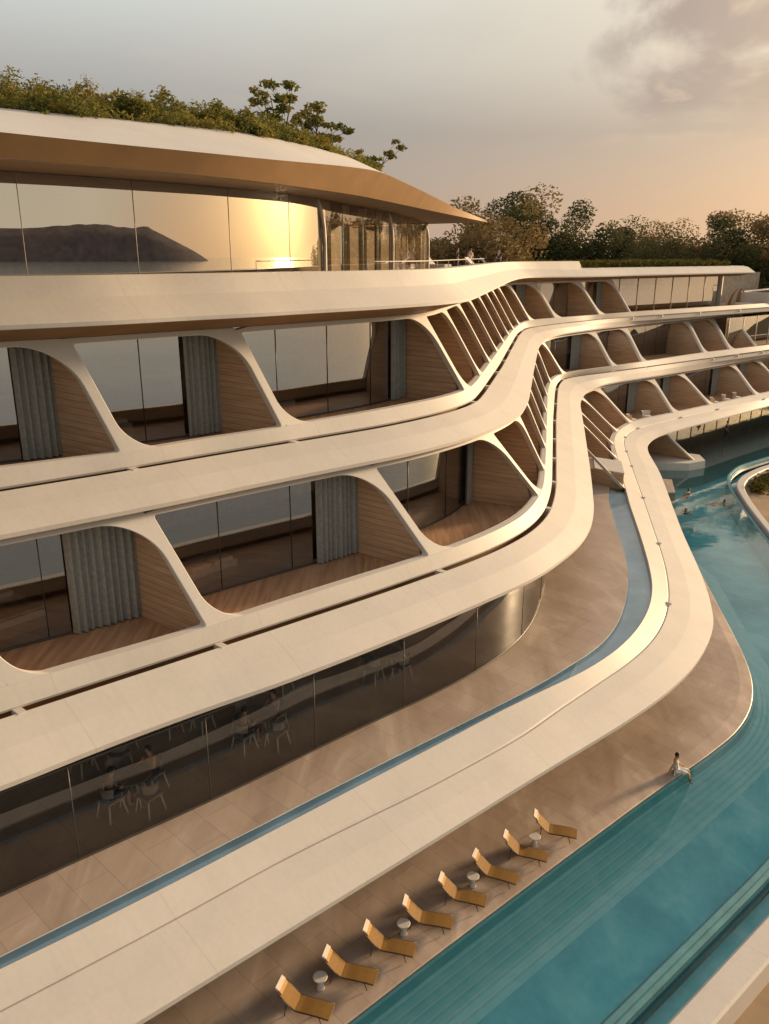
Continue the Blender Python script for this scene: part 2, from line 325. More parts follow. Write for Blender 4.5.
# ------------------------------------------------------------------ plan of the site
# u runs along the hotel (away from the viewer), w runs out towards the pool; each edge of each storey is w(u), sampled every 2 m
EU = Vector((.643, .766, 0)).normalized(); DW = Vector((EU.y, -EU.x, 0))
YAW = math.atan2(EU.y, EU.x)
TAB = {
    'a3': [-25.99,-25.55,-25.10,-24.66,-24.22,-23.78,-23.33,-22.89,-22.45,-22.00,-21.56,-21.12,-20.68,-20.23,-19.78,-19.18,-18.66,-18.38,-18.02,-17.83,-17.61,-17.48,-17.47,-17.79,-18.67,-19.73,-20.79,-21.86,-22.93,-24.00,-25.08,-26.15,-27.22,-28.30,-29.37,-30.40,-31.38,-32.34,-33.16,-33.83,-33.92,-33.68,-33.35,-33.02,-32.69,-32.41,-32.13,-31.75,-31.32,-30.88,-30.44,-30.00,-29.57,-29.13,-28.69,-28.25,-27.81,-27.38,-26.94,-26.50,-26.06,-25.62,-25.19,-24.75,-24.31,-23.87,-23.43,-23.00,-22.56,-22.12],
    'b3': [-24.30,-23.94,-23.58,-23.23,-22.87,-22.51,-22.15,-21.80,-21.44,-21.08,-20.72,-20.37,-20.01,-19.65,-19.29,-18.91,-18.54,-18.24,-17.89,-17.52,-17.20,-17.07,-17.13,-17.55,-18.46,-19.49,-20.53,-21.57,-22.62,-23.70,-24.78,-25.87,-26.95,-28.03,-29.11,-30.19,-31.22,-32.15,-32.95,-33.19,-33.23,-33.19,-33.05,-32.91,-32.74,-32.45,-32.12,-31.72,-31.27,-30.82,-30.37,-29.92,-29.47,-29.02,-28.58,-28.13,-27.68,-27.23,-26.79,-26.35,-25.93,-25.50,-25.07,-24.64,-24.21,-23.79,-23.36,-22.93,-22.50,-22.07],
    'd3': [-22.56,-22.22,-21.89,-21.55,-21.22,-20.88,-20.54,-20.21,-19.87,-19.54,-19.20,-18.86,-18.53,-18.19,-17.84,-17.46,-17.11,-16.83,-16.51,-16.17,-15.85,-15.72,-15.80,-16.09,-16.60,-17.48,-18.49,-19.59,-20.69,-21.80,-22.91,-24.01,-25.11,-26.20,-27.29,-28.37,-29.39,-30.32,-31.21,-31.83,-32.27,-32.44,-32.43,-32.42,-32.35,-32.18,-32.00,-31.81,-31.63,-31.40,-31.14,-30.87,-30.60,-30.34,-30.07,-29.81,-29.54,-29.28,-29.01,-28.75,-28.48,-28.22,-27.98,-27.74,-27.49,-27.25,-27.01,-26.77,-26.52,-26.28],
    'a2': [-21.22,-20.84,-20.46,-20.08,-19.69,-19.31,-18.93,-18.55,-18.17,-17.79,-17.41,-17.03,-16.65,-16.27,-15.87,-15.43,-15.08,-14.79,-14.47,-14.14,-13.90,-13.81,-13.97,-14.52,-15.35,-16.40,-17.50,-18.60,-19.71,-20.82,-21.93,-23.04,-24.15,-25.26,-26.37,-27.44,-28.45,-29.36,-30.08,-30.42,-30.25,-29.90,-29.51,-29.18,-28.88,-28.59,-28.29,-28.00,-27.71,-27.40,-27.02,-26.55,-26.09,-25.62,-25.15,-24.70,-24.31,-23.94,-23.57,-23.20,-22.83,-22.46,-22.09,-21.72,-21.35,-20.98,-20.61,-20.24,-19.87,-19.49],
    'b2': [-20.65,-20.29,-19.93,-19.57,-19.22,-18.86,-18.50,-18.14,-17.78,-17.42,-17.07,-16.71,-16.35,-15.99,-15.63,-15.27,-14.92,-14.58,-14.24,-13.95,-13.69,-13.59,-13.73,-14.22,-15.05,-16.05,-17.14,-18.24,-19.34,-20.44,-21.54,-22.64,-23.72,-24.79,-25.87,-26.94,-28.00,-29.02,-29.91,-30.56,-30.49,-30.03,-29.56,-29.13,-28.73,-28.34,-27.95,-27.55,-27.16,-26.77,-26.38,-25.98,-25.59,-25.20,-24.81,-24.41,-24.00,-23.59,-23.18,-22.77,-22.36,-21.96,-21.55,-21.14,-20.73,-20.32,-19.91,-19.50,-19.09,-18.68],
    'd2': [-19.12,-18.77,-18.41,-18.06,-17.71,-17.36,-17.00,-16.65,-16.30,-15.95,-15.59,-15.24,-14.89,-14.56,-14.28,-13.91,-13.46,-13.11,-12.81,-12.55,-12.33,-12.18,-12.30,-12.61,-13.21,-14.08,-15.11,-16.17,-17.24,-18.33,-19.42,-20.51,-21.60,-22.70,-23.80,-24.89,-25.99,-26.96,-27.80,-28.52,-28.89,-29.10,-28.92,-28.54,-28.17,-27.83,-27.54,-27.25,-26.96,-26.68,-26.39,-26.10,-25.82,-25.53,-25.24,-24.96,-24.66,-24.35,-24.04,-23.74,-23.43,-23.12,-22.81,-22.50,-22.19,-21.89,-21.58,-21.27,-20.96,-20.65],
    'lin': [-17.35,-17.00,-16.66,-16.32,-15.98,-15.63,-15.29,-14.95,-14.61,-14.26,-13.92,-13.58,-13.23,-12.83,-12.48,-12.17,-11.86,-11.55,-11.24,-10.94,-10.57,-10.19,-10.06,-10.22,-10.66,-11.38,-12.35,-13.42,-14.53,-15.66,-16.79,-17.87,-18.95,-20.02,-21.09,-22.17,-23.24,-24.25,-25.05,-25.65,-26.00,-26.17,-25.87,-25.48,-25.10,-24.75,-24.42,-24.09,-23.76,-23.42,-23.09,-22.76,-22.42,-22.08,-21.73,-21.38,-21.03,-20.68,-20.33,-19.98,-19.63,-19.28,-18.93,-18.58,-18.23,-17.88,-17.53,-17.18,-16.83,-16.48],
    'lout': [-17.35,-16.96,-16.57,-16.18,-15.79,-15.40,-15.01,-14.62,-14.23,-13.84,-13.45,-13.06,-12.67,-12.28,-11.93,-11.61,-11.19,-10.74,-10.37,-10.07,-9.94,-9.78,-9.64,-9.70,-10.05,-10.68,-11.53,-12.50,-13.56,-14.65,-15.73,-16.82,-17.91,-19.01,-20.11,-21.21,-22.30,-23.40,-24.39,-25.08,-25.48,-25.41,-25.14,-24.86,-24.56,-24.21,-23.85,-23.50,-23.14,-22.79,-22.43,-22.08,-21.74,-21.41,-21.08,-20.75,-20.42,-20.09,-19.76,-19.43,-19.10,-18.77,-18.44,-18.11,-17.78,-17.45,-17.12,-16.79,-16.46,-16.13],
    'd1': [-15.13,-14.81,-14.49,-14.17,-13.84,-13.52,-13.20,-12.87,-12.55,-12.23,-11.90,-11.58,-11.26,-10.94,-10.62,-10.30,-9.98,-9.66,-9.35,-9.03,-8.69,-8.39,-8.20,-8.19,-8.41,-8.86,-9.67,-10.63,-11.69,-12.79,-13.88,-14.92,-15.96,-16.99,-18.02,-19.06,-20.16,-21.33,-22.47,-23.37,-23.93,-24.14,-24.00,-23.80,-23.53,-23.25,-22.97,-22.69,-22.41,-22.14,-21.86,-21.59,-21.33,-21.07,-20.82,-20.56,-20.31,-20.05,-19.80,-19.54,-19.29,-19.03,-18.78,-18.52,-18.26,-18.01,-17.75,-17.50,-17.24,-16.99],
    'sin': [-17.54,-17.22,-16.89,-16.57,-16.24,-15.91,-15.59,-15.26,-14.94,-14.61,-14.29,-13.96,-13.63,-13.29,-12.95,-12.63,-12.32,-12.00,-11.66,-11.32,-11.00,-10.80,-10.71,-10.99,-11.58,-12.35,-13.31,-14.43,-15.62,-16.77,-17.92,-19.09,-20.26,-21.43,-22.60,-23.77,-24.95,-26.12,-27.29,-28.46,-29.63,-30.80,-31.98,-33.15,-34.32,-35.49,-36.66,-37.84,-39.01,-40.18,-41.35,-42.52,-43.70,-44.87,-46.04,-47.21,-48.38,-49.56,-50.73,-51.90,-53.07,-54.24,-55.41,-56.59,-57.76,-58.93,-60.10,-61.27,-62.45,-63.62],
    'deck': [-14.49,-14.17,-13.86,-13.54,-13.22,-12.91,-12.59,-12.27,-11.96,-11.64,-11.32,-11.01,-10.69,-10.37,-10.06,-9.74,-9.46,-9.17,-8.86,-8.55,-8.23,-7.91,-7.55,-7.19,-6.97,-7.12,-7.69,-8.62,-9.74,-10.90,-12.07,-13.25,-14.42,-15.59,-16.76,-17.92,-19.09,-20.26,-21.42,-22.59,-23.76,-24.92,-26.09,-27.26,-28.43,-29.59,-30.76,-31.93,-33.09,-34.26,-35.43,-36.59,-37.76,-38.93,-40.09,-41.26,-42.43,-43.59,-44.76,-45.93,-47.10,-48.26,-49.43,-50.60,-51.76,-52.93,-54.10,-55.26,-56.43,-57.60],
    'gls': [-19.02,-18.70,-18.39,-18.07,-17.75,-17.44,-17.12,-16.80,-16.49,-16.17,-15.85,-15.54,-15.22,-14.89,-14.54,-14.18,-13.88,-13.64,-13.34,-13.03,-12.86,-12.93,-13.33,-14.10,-15.00,-15.88,-16.75,-17.61,-18.48,-19.34,-20.21,-21.07,-21.94,-22.80,-23.67,-24.53,-25.40,-26.26,-27.13,-27.99,-28.86,-29.72,-30.59,-31.45,-32.32,-33.18,-34.05,-34.91,-35.78,-36.64,-37.51,-38.37,-39.24,-40.10,-40.97,-41.83,-42.70,-43.56,-44.43,-45.29,-46.16,-47.02,-47.89,-48.75,-49.62,-50.48,-51.35,-52.21,-53.08,-53.94],
}
def interp(xs, ys, x):
    if x <= xs[0]: i = 0
    elif x >= xs[-1]: i = len(xs)-2
    else:
        i = 0
        while xs[i+1] < x: i += 1
    t = (x-xs[i])/(xs[i+1]-xs[i])
    return ys[i] + (ys[i+1]-ys[i])*t
def w(key, u):
    ys = TAB[key]; t = (u+20)/2; i = max(0, min(len(ys)-2, int(math.floor(t)))); f = t-i
    p1, p2 = ys[i], ys[i+1]; p0 = ys[i-1] if i > 0 else 2*p1-p2; p3 = ys[i+2] if i+2 < len(ys) else 2*p2-p1
    if f < 0 or f > 1: return p1 + (p2-p1)*f
    return .5*(2*p1 + (p2-p0)*f + (2*p0-5*p1+4*p2-p3)*f*f + (3*p1-p0-3*p2+p3)*f**3)
def X(u, ww, z): return Vector((EU.x*u + DW.x*ww, EU.y*u + DW.y*ww, z))
def frange(a, b, st):
    n = max(1, int(round((b-a)/st))); return [a + (b-a)*i/n for i in range(n+1)]
U = frange(-16, 112, .5)
def row(fn, z, us): return [X(u, fn(u), z(u) if callable(z) else z) for u in us]
def loft(mb, rails, us, mi=0):
    # rails: list of (w function, z); separate smooth strips so that edges stay crisp
    vv = 0
    for (f0, z0), (f1, z1) in zip(rails[:-1], rails[1:]):
        A, B = row(f0, z0, us), row(f1, z1, us)
        dv = (A[len(A)//3]-B[len(B)//3]).length
        mb.strip(A, B, us, vv, vv+dv, mi); vv += dv
    return mb
K = lambda key, off=0: (lambda u: w(key, u) + off)

# ------------------------------------------------------------------ terrain, sea, far hills
def ground_h(x, y):
    # the hotel stands on a levelled shelf; the hill rises behind it and falls to the sea in front
    u = EU.x*x + EU.y*y; ww = DW.x*x + DW.y*y
    h = -3.0
    back = (-44 - ww)                       # behind the hotel
    if back > 0: h += min(15.0, back*.5)
    r = max(0, u-105); h = max(h, -3 + min(14, r*.30)) if back > -60 else h
    front = ww - 6
    if front > 0: h -= front*.9
    return h + 1.2*noise.noise(Vector((x*.02, y*.02, 3)))*(.8 if back > 6 else .2)
mb = MB(); N = 90; S = 420
for j in range(N+1):
    for i in range(N+1):
        x = -S + 2*S*i/N + 40; y = -S + 2*S*j/N + 60
        mb.v.append(Vector((x, y, ground_h(x, y))))
for j in range(N):
    for i in range(N): a = j*(N+1)+i; mb.face((a, a+1, a+N+2, a+N+1), None, 0, True)
tag(mb.build('ground', 'earth'), kind='structure')
mb = MB(); mb.lathe([(9000, -9.4), (9000, -9)], (0,0,0), 64); tag(mb.build('sea', 'sea_water'), kind='structure')
def hills(name, az0, az1, dist, hmax, seed):
    mb = MB(); n = 60; rows = [(0, 0), (.25, .55), (.5, 1), (.75, .6), (1, 0)]
    for rr, hh in rows:
        for i in range(n+1):
            t = i/n; az = R(az0 + (az1-az0)*t); d = dist*(1+.28*rr)
            env = min(1, t*5)*min(1, (1-t)*4)
            h = hmax*hh*env*(.78 + .30*noise.noise(Vector((t*4, seed, rr))) + .07*noise.noise(Vector((t*17, seed, rr*2))))
            mb.v.append(Vector((math.sin(az)*d, math.cos(az)*d, -10 + max(0, h))))
    for j in range(len(rows)-1):
        for i in range(n): a = j*(n+1)+i; mb.face((a, a+1, a+n+2, a+n+1), None, 0, True)
    tag(mb.build(name, 'hill_rock'), kind='structure')
hills('hills', 80, 135, 3600, 200, 2.3)

# ------------------------------------------------------------------ the hotel
hotel = empty('hotel_building', X(30, -30, 0), 0, 'long curving white hotel with stepped balcony storeys beside the pool', 'hotel')
hotel.location = (0, 0, 0)
SL = dict(
    L3=dict(a='a3', b='b3', d='d3', za=11.6, zb=11.22, zd=10.5),
    L2=dict(a='a2', b='b2', d='d2', za=7.8, zb=7.4, zd=6.6))
e4 = K('a3', -1.9); e3 = K('d3', -.30); e2 = K('d2', -.35)
Z4, Z3, Z2 = 14.38, 10.28, 6.38
def floor_band(s):
    mb = MB(); a, b, d = K(s['a']), K(s['b']), K(s['d']); za, zb, zd = s['za'], s['zb'], s['zd']
    loft(mb, [(K(s['a'], -.28), za-.4), (K(s['a'], -.28), za-.02), (K(s['a'], -.22), za), (a, za), (b, zb), (K(s['b'], -.02), zb-.06), (K(s['b'], -.30), zb-.07)], U)
    loft(mb, [(K(s['b'], .17), zb-.45), (K(s['b'], .19), zb-.06), (K(s['b'], .23), zb-.045), (lambda u: (w(s['b'],u)+.23)*.5+w(s['d'],u)*.5+.03, (zb-.045+zd)/2+.04), (d, zd), (K(s['d'], -.01), zd-.11), (K(s['d'], -.05), zd-.13)], U)
    return mb
def band_posts(mb, s, us):
    for u in us:
        c = X(u, w(s['b'], u)+.09, s['zb']-.14)
        mb.box(c, (.18, .32, .20), YAW)
L3_top = [1.2, 6.2, 11.5, 16.6, 25.6, 29.2, 33.3, 37.4, 41.7, 45.9, 49.8, 53.5, 57.7, 61.6, 67.4, 72.4]
L3_bot = [1.2, 6.4, 11.80, 16.80, 26.1, 29.8, 33.8, 37.9, 42.2, 46.4, 50.3, 54.0, 58.2, 62.0, 68.0, 72.7]
L2_top = [-5.0, 1.4, 6.6, 11.40, 18.75, 25.4, 29.4, 33.4, 37.3, 42.0, 47.2, 52.4, 56.4, 67.0, 72.4, 83.9, 89.0, 93.5]
L2_bot = [-5.0, 1.5, 6.8, 11.50, 19.00, 26.9, 30.4, 34.2, 38.0, 42.5, 47.6, 53.0, 57.6, 64.3, 68.7, 79.0, 83.3, 87.9]
L1_top = [42.3, 48.7, 52.4, 57.0, 61.7, 69.7, 74.5, 84.2, 89.4, 96, 103]
L1_bot = [42.8, 49.2, 52.9, 57.2, 61.0, 67.5, 73.3, 81.5, 87.2, 94, 101]
m3 = floor_band(SL['L3']); band_posts(m3, SL['L3'], L3_bot + [77, 83, 90]); m3.build('floor_band', 'cladding', hotel)
m2 = floor_band(SL['L2']); band_posts(m2, SL['L2'], L2_bot + [94]); m2.build('floor_band', 'cladding', hotel)
for s in SL.values():
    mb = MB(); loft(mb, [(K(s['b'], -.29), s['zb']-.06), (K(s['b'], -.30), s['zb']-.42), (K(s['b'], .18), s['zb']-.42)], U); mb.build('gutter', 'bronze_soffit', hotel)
# roof terrace parapet and its flared band
UEND = 93.0
U4 = frange(-16, UEND, .5)
def ss(a, b, x): t = max(0, min(1, (x-a)/(b-a))); return t*t*(3-2*t)
z4m = lambda u: 15.47 - .16*ss(56, 68, u)
z4d = lambda u: 14.92 - .10*ss(56, 68, u)
def zP4(u): return 16.0 if u < 66 else 15.62
mb = MB()
loft(mb, [(K('a3', -2.1), 15.2), (K('a3', -2.1), 15.98), (K('a3', -2.05), 16.0), (K('a3', -1.38), 16.0), (K('a3', -1.0), z4m)], frange(-16, 66.5, .5))
loft(mb, [(K('a3', -1.0), z4m), (K('a3', -.25), z4d), (K('a3', -.26), lambda u: z4d(u)-.10), (K('a3', -.36), lambda u: z4d(u)-.12)], U4)
def roofslab_w(u): return w('a3', u) - 1.0
loft(mb, [(K('a3', -9), 15.5), (K('a3', -1.5), 15.42), (K('a3', -1.0), z4m)], frange(66.5, UEND, .5))
q0, q1 = X(66.5, w('a3', 66.5)-2.1, 15.2), X(66.5, w('a3', 66.5)-1.0, 15.47)
mb.poly([X(66.5, w('a3',66.5)-2.1, 15.2), X(66.5, w('a3',66.5)-2.1, 16.0), X(66.5, w('a3',66.5)-1.65, 16.0), X(66.5, w('a3',66.5)-1.0, 15.47)])
tip = X(UEND+2.4, w('a3', UEND)-1.6, 15.1)
e_ = [X(UEND, w('a3',UEND)+o, z) for o, z in ((-9, 15.5), (-1.5, 15.42), (-1.0, z4m(UEND)), (-.25, z4d(UEND)), (-.36, z4d(UEND)-.12), (-9, 14.6))]
for i in range(5): mb.poly([e_[i], e_[i+1], tip])
mb.build('parapet_band', 'cladding', hotel)
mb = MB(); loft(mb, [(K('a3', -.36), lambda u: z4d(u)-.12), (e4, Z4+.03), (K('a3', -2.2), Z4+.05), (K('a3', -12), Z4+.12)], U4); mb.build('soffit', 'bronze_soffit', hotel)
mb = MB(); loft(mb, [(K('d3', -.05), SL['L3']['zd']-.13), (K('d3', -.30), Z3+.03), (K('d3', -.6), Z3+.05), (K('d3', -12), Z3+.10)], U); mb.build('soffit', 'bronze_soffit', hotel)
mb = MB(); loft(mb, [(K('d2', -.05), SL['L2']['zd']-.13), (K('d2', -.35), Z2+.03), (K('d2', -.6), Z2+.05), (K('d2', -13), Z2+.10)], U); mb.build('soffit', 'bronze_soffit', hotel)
# storey floors
G3, G2, G1 = K('a3', -3.0), (lambda u: min(w('a2', u)-3.05, w('d3', u)-.9)), (lambda u: min(w('lin', u)-4.0, w('d2', u)-1.1))      # room window lines
mb = MB(); loft(mb, [(K('a3', -.1), 11.05), (G3, 11.05)], U); mb.build('balcony_floor', 'timber_deck', hotel)
mb = MB(); loft(mb, [(K('a2', -.1), 7.22), (G2, 7.22)], U); mb.build('balcony_floor', 'timber_deck', hotel)
for g, z in ((G3, 11.04), (G2, 7.21)):
    mb = MB(); loft(mb, [(g, z), (lambda u, g=g: g(u)-7, z)], U); mb.build('room_floor', 'room_floor', hotel)
mb = MB()
for g, z0, z1 in ((G3, 11.04, Z4+.1), (G2, 7.21, Z3+.1)):
    loft(mb, [(lambda u, g=g: g(u)-6.5, z0), (lambda u, g=g: g(u)-6.5, z1)], U)
mb.build('room_wall', 'room_dark', hotel)
mb = MB(); loft(mb, [(K('a3', -9.3), 11.0), (K('a3', -9.3), 15.45)], frange(66.5, 89, 1)); loft(mb, [(K('a3', -14), -1), (K('a3', -14), 15.3)], U); mb.build('rear_wall', 'cladding', hotel)

# ---- one balcony bay: sculpted white frame, timber side wall, window, curtain
def rounded_opening(m, n=64):
    # opening outline in the unit square; big radii at top right and bottom left
    l, r, b, t, rtr, rbl, rs = m
    pts = []
    def arc(cx, cy, rx, ry, a0, a1, k):
        for i in range(k+1):
            a = R(a0 + (a1-a0)*i/k); pts.append((cx + rx*math.cos(a), cy + ry*math.sin(a)))
    arc(1-r-rs[0], b+rs[1], rs[0], rs[1], -90, 0, 6)
    arc(1-r-rtr[0], 1-t-rtr[1], rtr[0], rtr[1], 0, 90, 20)
    arc(l+rs[0], 1-t-rs[1], rs[0], rs[1], 90, 180, 6)
    arc(l+rbl[0], b+rbl[1], rbl[0], rbl[1], 180, 270, 18)
    out = []
    for i in range(len(pts)):                      # refine long sides so that they follow the curve
        p, q = pts[i], pts[(i+1) % len(pts)]; L = max(abs(p[0]-q[0]), abs(p[1]-q[1])); k = max(1, int(L/.07))
        for j in range(k): out.append((p[0]+(q[0]-p[0])*j/k, p[1]+(q[1]-p[1])*j/k))
    return out
def bay(row, ub0, ub1, ut0, ut1, fb, zb, ft, zt, gw, zf, zc, curtain=1.2, pane='room_glass', curtain_mat='curtain', end=False):
    S = lambda p, q: (lambda ub, ut: X(ub, fb(ub)-.02, zb-.01).lerp(X(ut, ft(ut), zt+.02), q))(ub0+(ub1-ub0)*p, ut0+(ut1-ut0)*p)
    W = ((S(1,.5)-S(0,.5)).length); H = (S(.5,1)-S(.5,0)).length
    mg = min(.15/W, .2)
    rr = min(.38, 1.2/W); rl = min(.32, .85/W)
    op = rounded_opening((mg, mg, .004, .05, (rr, .37), (rl, .26), (min(.03, .1/W), .03)))
    rim = []
    for p, q in op:                                # matching point on the bay's border
        dx, dy = p-.5, q-.5; k = min(.5/abs(dx) if abs(dx) > 1e-6 else 9, .5/abs(dy) if abs(dy) > 1e-6 else 9); rim.append((.5+dx*k, .5+dy*k))
    mb = MB(); inn = -DW*.26
    A = [S(*p) for p in rim]; B = [S(*p) for p in op]; B2 = [b + inn + (S(.5,.5)-b).normalized()*(-.03) for b in B]; A2 = [a + inn for a in A]
    bev = [b + (a-b).normalized()*.02 for a, b in zip(A, B)]; C = [b + DW*-.02 for b in B]
    mb.strip(A, bev, None, closed=True); mb.strip(bev, C, None, closed=True); mb.strip(C, B2, None, closed=True); mb.strip(B2, A2, None, closed=True)
    if end: mb.strip(A, A2, None, closed=True)
    fr = mb.build('balcony_frame', 'cladding', hotel)
    # timber wall along the right-hand strut, from the frame back to the window
    ubk = ub1*.5 + ut1*.5; gk = gw(ubk)
    mb = MB(); n = 8
    for sgn in (-1, 1):
        F_, B_ = [], []
        for i in range(n+1):
            q = i/n; f = S(1, q) + inn*.9 + EU*(.07*sgn); F_.append(f if q < 1 else Vector((f.x, f.y, zc)))
            B_.append(X(ubk+.07*sgn, gk-.15, zf + (zc-zf)*q))
        F_[0] = Vector((F_[0].x, F_[0].y, zf))
        (mb.strip(F_, B_) if sgn > 0 else mb.strip(B_, F_))
    mb.build('side_wall', 'timber_wall', fr)
    # window: glass with slim rails, and a curtain behind it
    ul = ub0*.5 + ut0*.5 + .07; ur = ubk - .07
    us = frange(ul, ur, .4); mb = MB(); mb.strip([X(u, gw(u), zf+.03) for u in us], [X(u, gw(u), zc) for u in us])
    win = mb.build('window', pane, fr)
    mb = MB()
    k = max(1, int(round((ur-ul)/2.2)))
    for i in range(k+1):
        u = ul + (ur-ul)*i/k; mb.tube([X(u, gw(u)+.01, zf), X(u, gw(u)+.01, zc)], .014, 4)
    mb.tube([X(u, gw(u)+.01, zf+.03) for u in us], .035, 4)
    mb.build('window_frame', 'dark_metal', fr)
    if curtain and ur-ul > .5:
        cw = min(curtain, (ur-ul)*.45); us = frange(ur-cw, ur, .035); mb = MB()
        fold = lambda u: gw(u)+.16 + .07*math.sin((u-ur)*2*math.pi/.19) + .03*math.sin(u*9.1)
        mb.strip([X(u, fold(u), zf+.04) for u in us], [X(u, fold(u), zc) for u in us]); mb.build('curtain', curtain_mat, fr)
    return fr
for i in range(len(L3_bot)-1):
    bay('L3', L3_bot[i], L3_bot[i+1], L3_top[i], L3_top[i+1], K('a3'), 11.6, e4, Z4, G3, 11.05, Z4+.12, [1.2, 1.0, 1.15, 1.0, .95, .9][min(i, 5)] if i < 6 else random.choice((0, .9, 1.3, 1.7)), 'upper_glass')
for i in range(len(L2_bot)-1):
    bay('L2', L2_bot[i], L2_bot[i+1], L2_top[i], L2_top[i+1], K('a2'), 7.8, e3, Z3, G2, 7.22, Z3+.10, [1.2, 1.2, 1.75, 1.6, .7][min(i, 4)] if i < 5 else random.choice((0, .9, 1.3, 1.7)))
e1t = lambda u: min(w('d2', u)-.35, w('lin', u)-.6)
for i in range(len(L1_bot)-1):
    bay('L1', L1_bot[i], L1_bot[i+1], L1_top[i], L1_top[i+1], K('lin'), 4.0, e1t, Z2, G1, 3.5, Z2+.10, end=(i == 0))
# set-back rooms past the last frames, with drawn cream curtains
def pavilion(u0, u1, gw, z0, z1, par=None):
    us = frange(u0, u1, .5); mb = MB(); mb.strip([X(u, gw(u), z0) for u in us], [X(u, gw(u), z1) for u in us]); wi = mb.build('window', 'lounge_glass', hotel)
    mb = MB(); us = frange(u0, u1, .08); f = lambda u: gw(u)-.25+.05*math.sin(u*22)+.04*math.sin(u*5.3)
    mb.strip([X(u, f(u), z0) for u in us], [X(u, f(u), z1) for u in us]); mb.build('curtain', 'cream_curtain', wi)
    for u in frange(u0, u1, 2.6): mb = MB(); mb.tube([X(u, gw(u)+.02, z0), X(u, gw(u)+.02, z1)], .04, 4); mb.build('mullion', 'mullion', wi)
pavilion(73.0, 92.4, K('a3', -3.4), 11.05, Z4+.1)
mb = MB(); u=92.5; mb.box(X(u, w('a3',u)-3.6, 12.75), (.3, .9, 3.5), YAW); mb.build('end_wall', 'cladding', hotel)
pavilion(88.2, 110, K('a2', -3.2), 7.25, Z3+.1)

# ---- ground storey: terrace slab with rim, flared band, soffit
mb = MB()
loft(mb, [(K('lin', -.02), 3.45), (K('lin'), 3.98), (K('lin', .03), 4.0), (K('lout', -.03), 3.66), (K('lout', .01), 3.62), (K('lout', .01), 3.50), (K('lout', .035), 3.50), (K('lout', .04), 3.615)], U)
loft(mb, [(K('lout', .04), 3.615), (K('lout', .07), 3.62), (lambda u: .5*w('lout',u)+.5*w('d1',u), 3.40), (K('d1'), 3.1), (K('d1', -.01), 2.98), (K('d1', -.06), 2.96)], U)
for u in [x for x in L1_bot] + [36, 29.5]: mb.box(X(u, w('lout', u)+.05, 3.68), (.08, .22, .08), YAW)
mb.build('floor_band', 'cladding', hotel)
for us_, m_ in ((frange(-16, 64, .5), 'bronze_soffit'), (frange(64, 112, .5), 'cladding')):  # soffit made pale past the bend to lighten its reflection in the water
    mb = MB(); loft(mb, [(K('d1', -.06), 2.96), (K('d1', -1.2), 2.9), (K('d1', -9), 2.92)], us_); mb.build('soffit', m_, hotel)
# terrace floor between glass and the slim pool
TE = 43.0
UT = frange(-16, TE, .5)
mb = MB(); loft(mb, [(lambda u: w('sin', min(u, 40.5)+0) - max(0, u-40.5)*.45, 3.88), (lambda u: min(w('gls', u), w('lin', u)-3)-9.5, 3.88)], UT); mb.build('terrace_floor', 'travertine', hotel)
mb = MB(); sn = lambda u: w('sin', min(u, 40.5)) - max(0, u-40.5)*.45
loft(mb, [(sn, 3.88), (lambda u: sn(u)+.02, 3.70), (K('lin', -.02), 3.70)], UT); mb.build('slim_pool_basin', 'pale_tile', hotel)
mb = MB(); loft(mb, [(lambda u: sn(u)+.005, 3.86), (K('lin', -.005), 3.86)], UT); mb.up().build('slim_pool_water', 'still_water', hotel)
# wall closing the terrace at the first frame, with a pale ledge on top of the low block beside it
uE = TE+.1
def block(mb, u0, u1, o0, o1, z0, z1):
    us = frange(u0, u1, .3); A = [X(u, w('lin', u)+o1, 0) for u in us]; B = [X(u, w('lin', u)+o0, 0) for u in us]
    L = A + B[::-1]; hi = [Vector((p.x, p.y, z1)) for p in L]; lo = [Vector((p.x, p.y, z0)) for p in L]
    mb.poly(hi)
    for i in range(len(L)): j = (i+1) % len(L); mb.quad(lo[i], lo[j], hi[j], hi[i])
mb = MB(); block(mb, uE, uE+2.6, -3.8, -.12, 3.45, 4.72); mb.build('end_wall', 'timber_wall', hotel)
mb = MB(); block(mb, uE-.03, uE+2.5, -1.9, -.10, 4.722, 4.80); mb.build('ledge', 'stone_white', hotel)
mb = MB(); UB = frange(TE, 108, .5); loft(mb, [(K('lin', -.25), 3.5), (G1, 3.5)], UB); mb.build('balcony_floor', 'timber_deck', hotel)
mb = MB(); loft(mb, [(G1, 3.49), (lambda u: G1(u)-6, 3.49)], UB); mb.build('room_floor', 'room_floor', hotel)
mb = MB(); loft(mb, [(lambda u: G1(u)-5.5, 3.4), (lambda u: G1(u)-5.5, Z2+.1)], UB); mb.build('room_wall', 'room_dark', hotel); mb = MB(); loft(mb, [(lambda u: w('gls',u)-5.5, 3.8), (lambda u: w('gls',u)-5.5, Z2+.1)], frange(-16, 45, .5)); mb.build('room_wall', 'restaurant_wall', hotel)
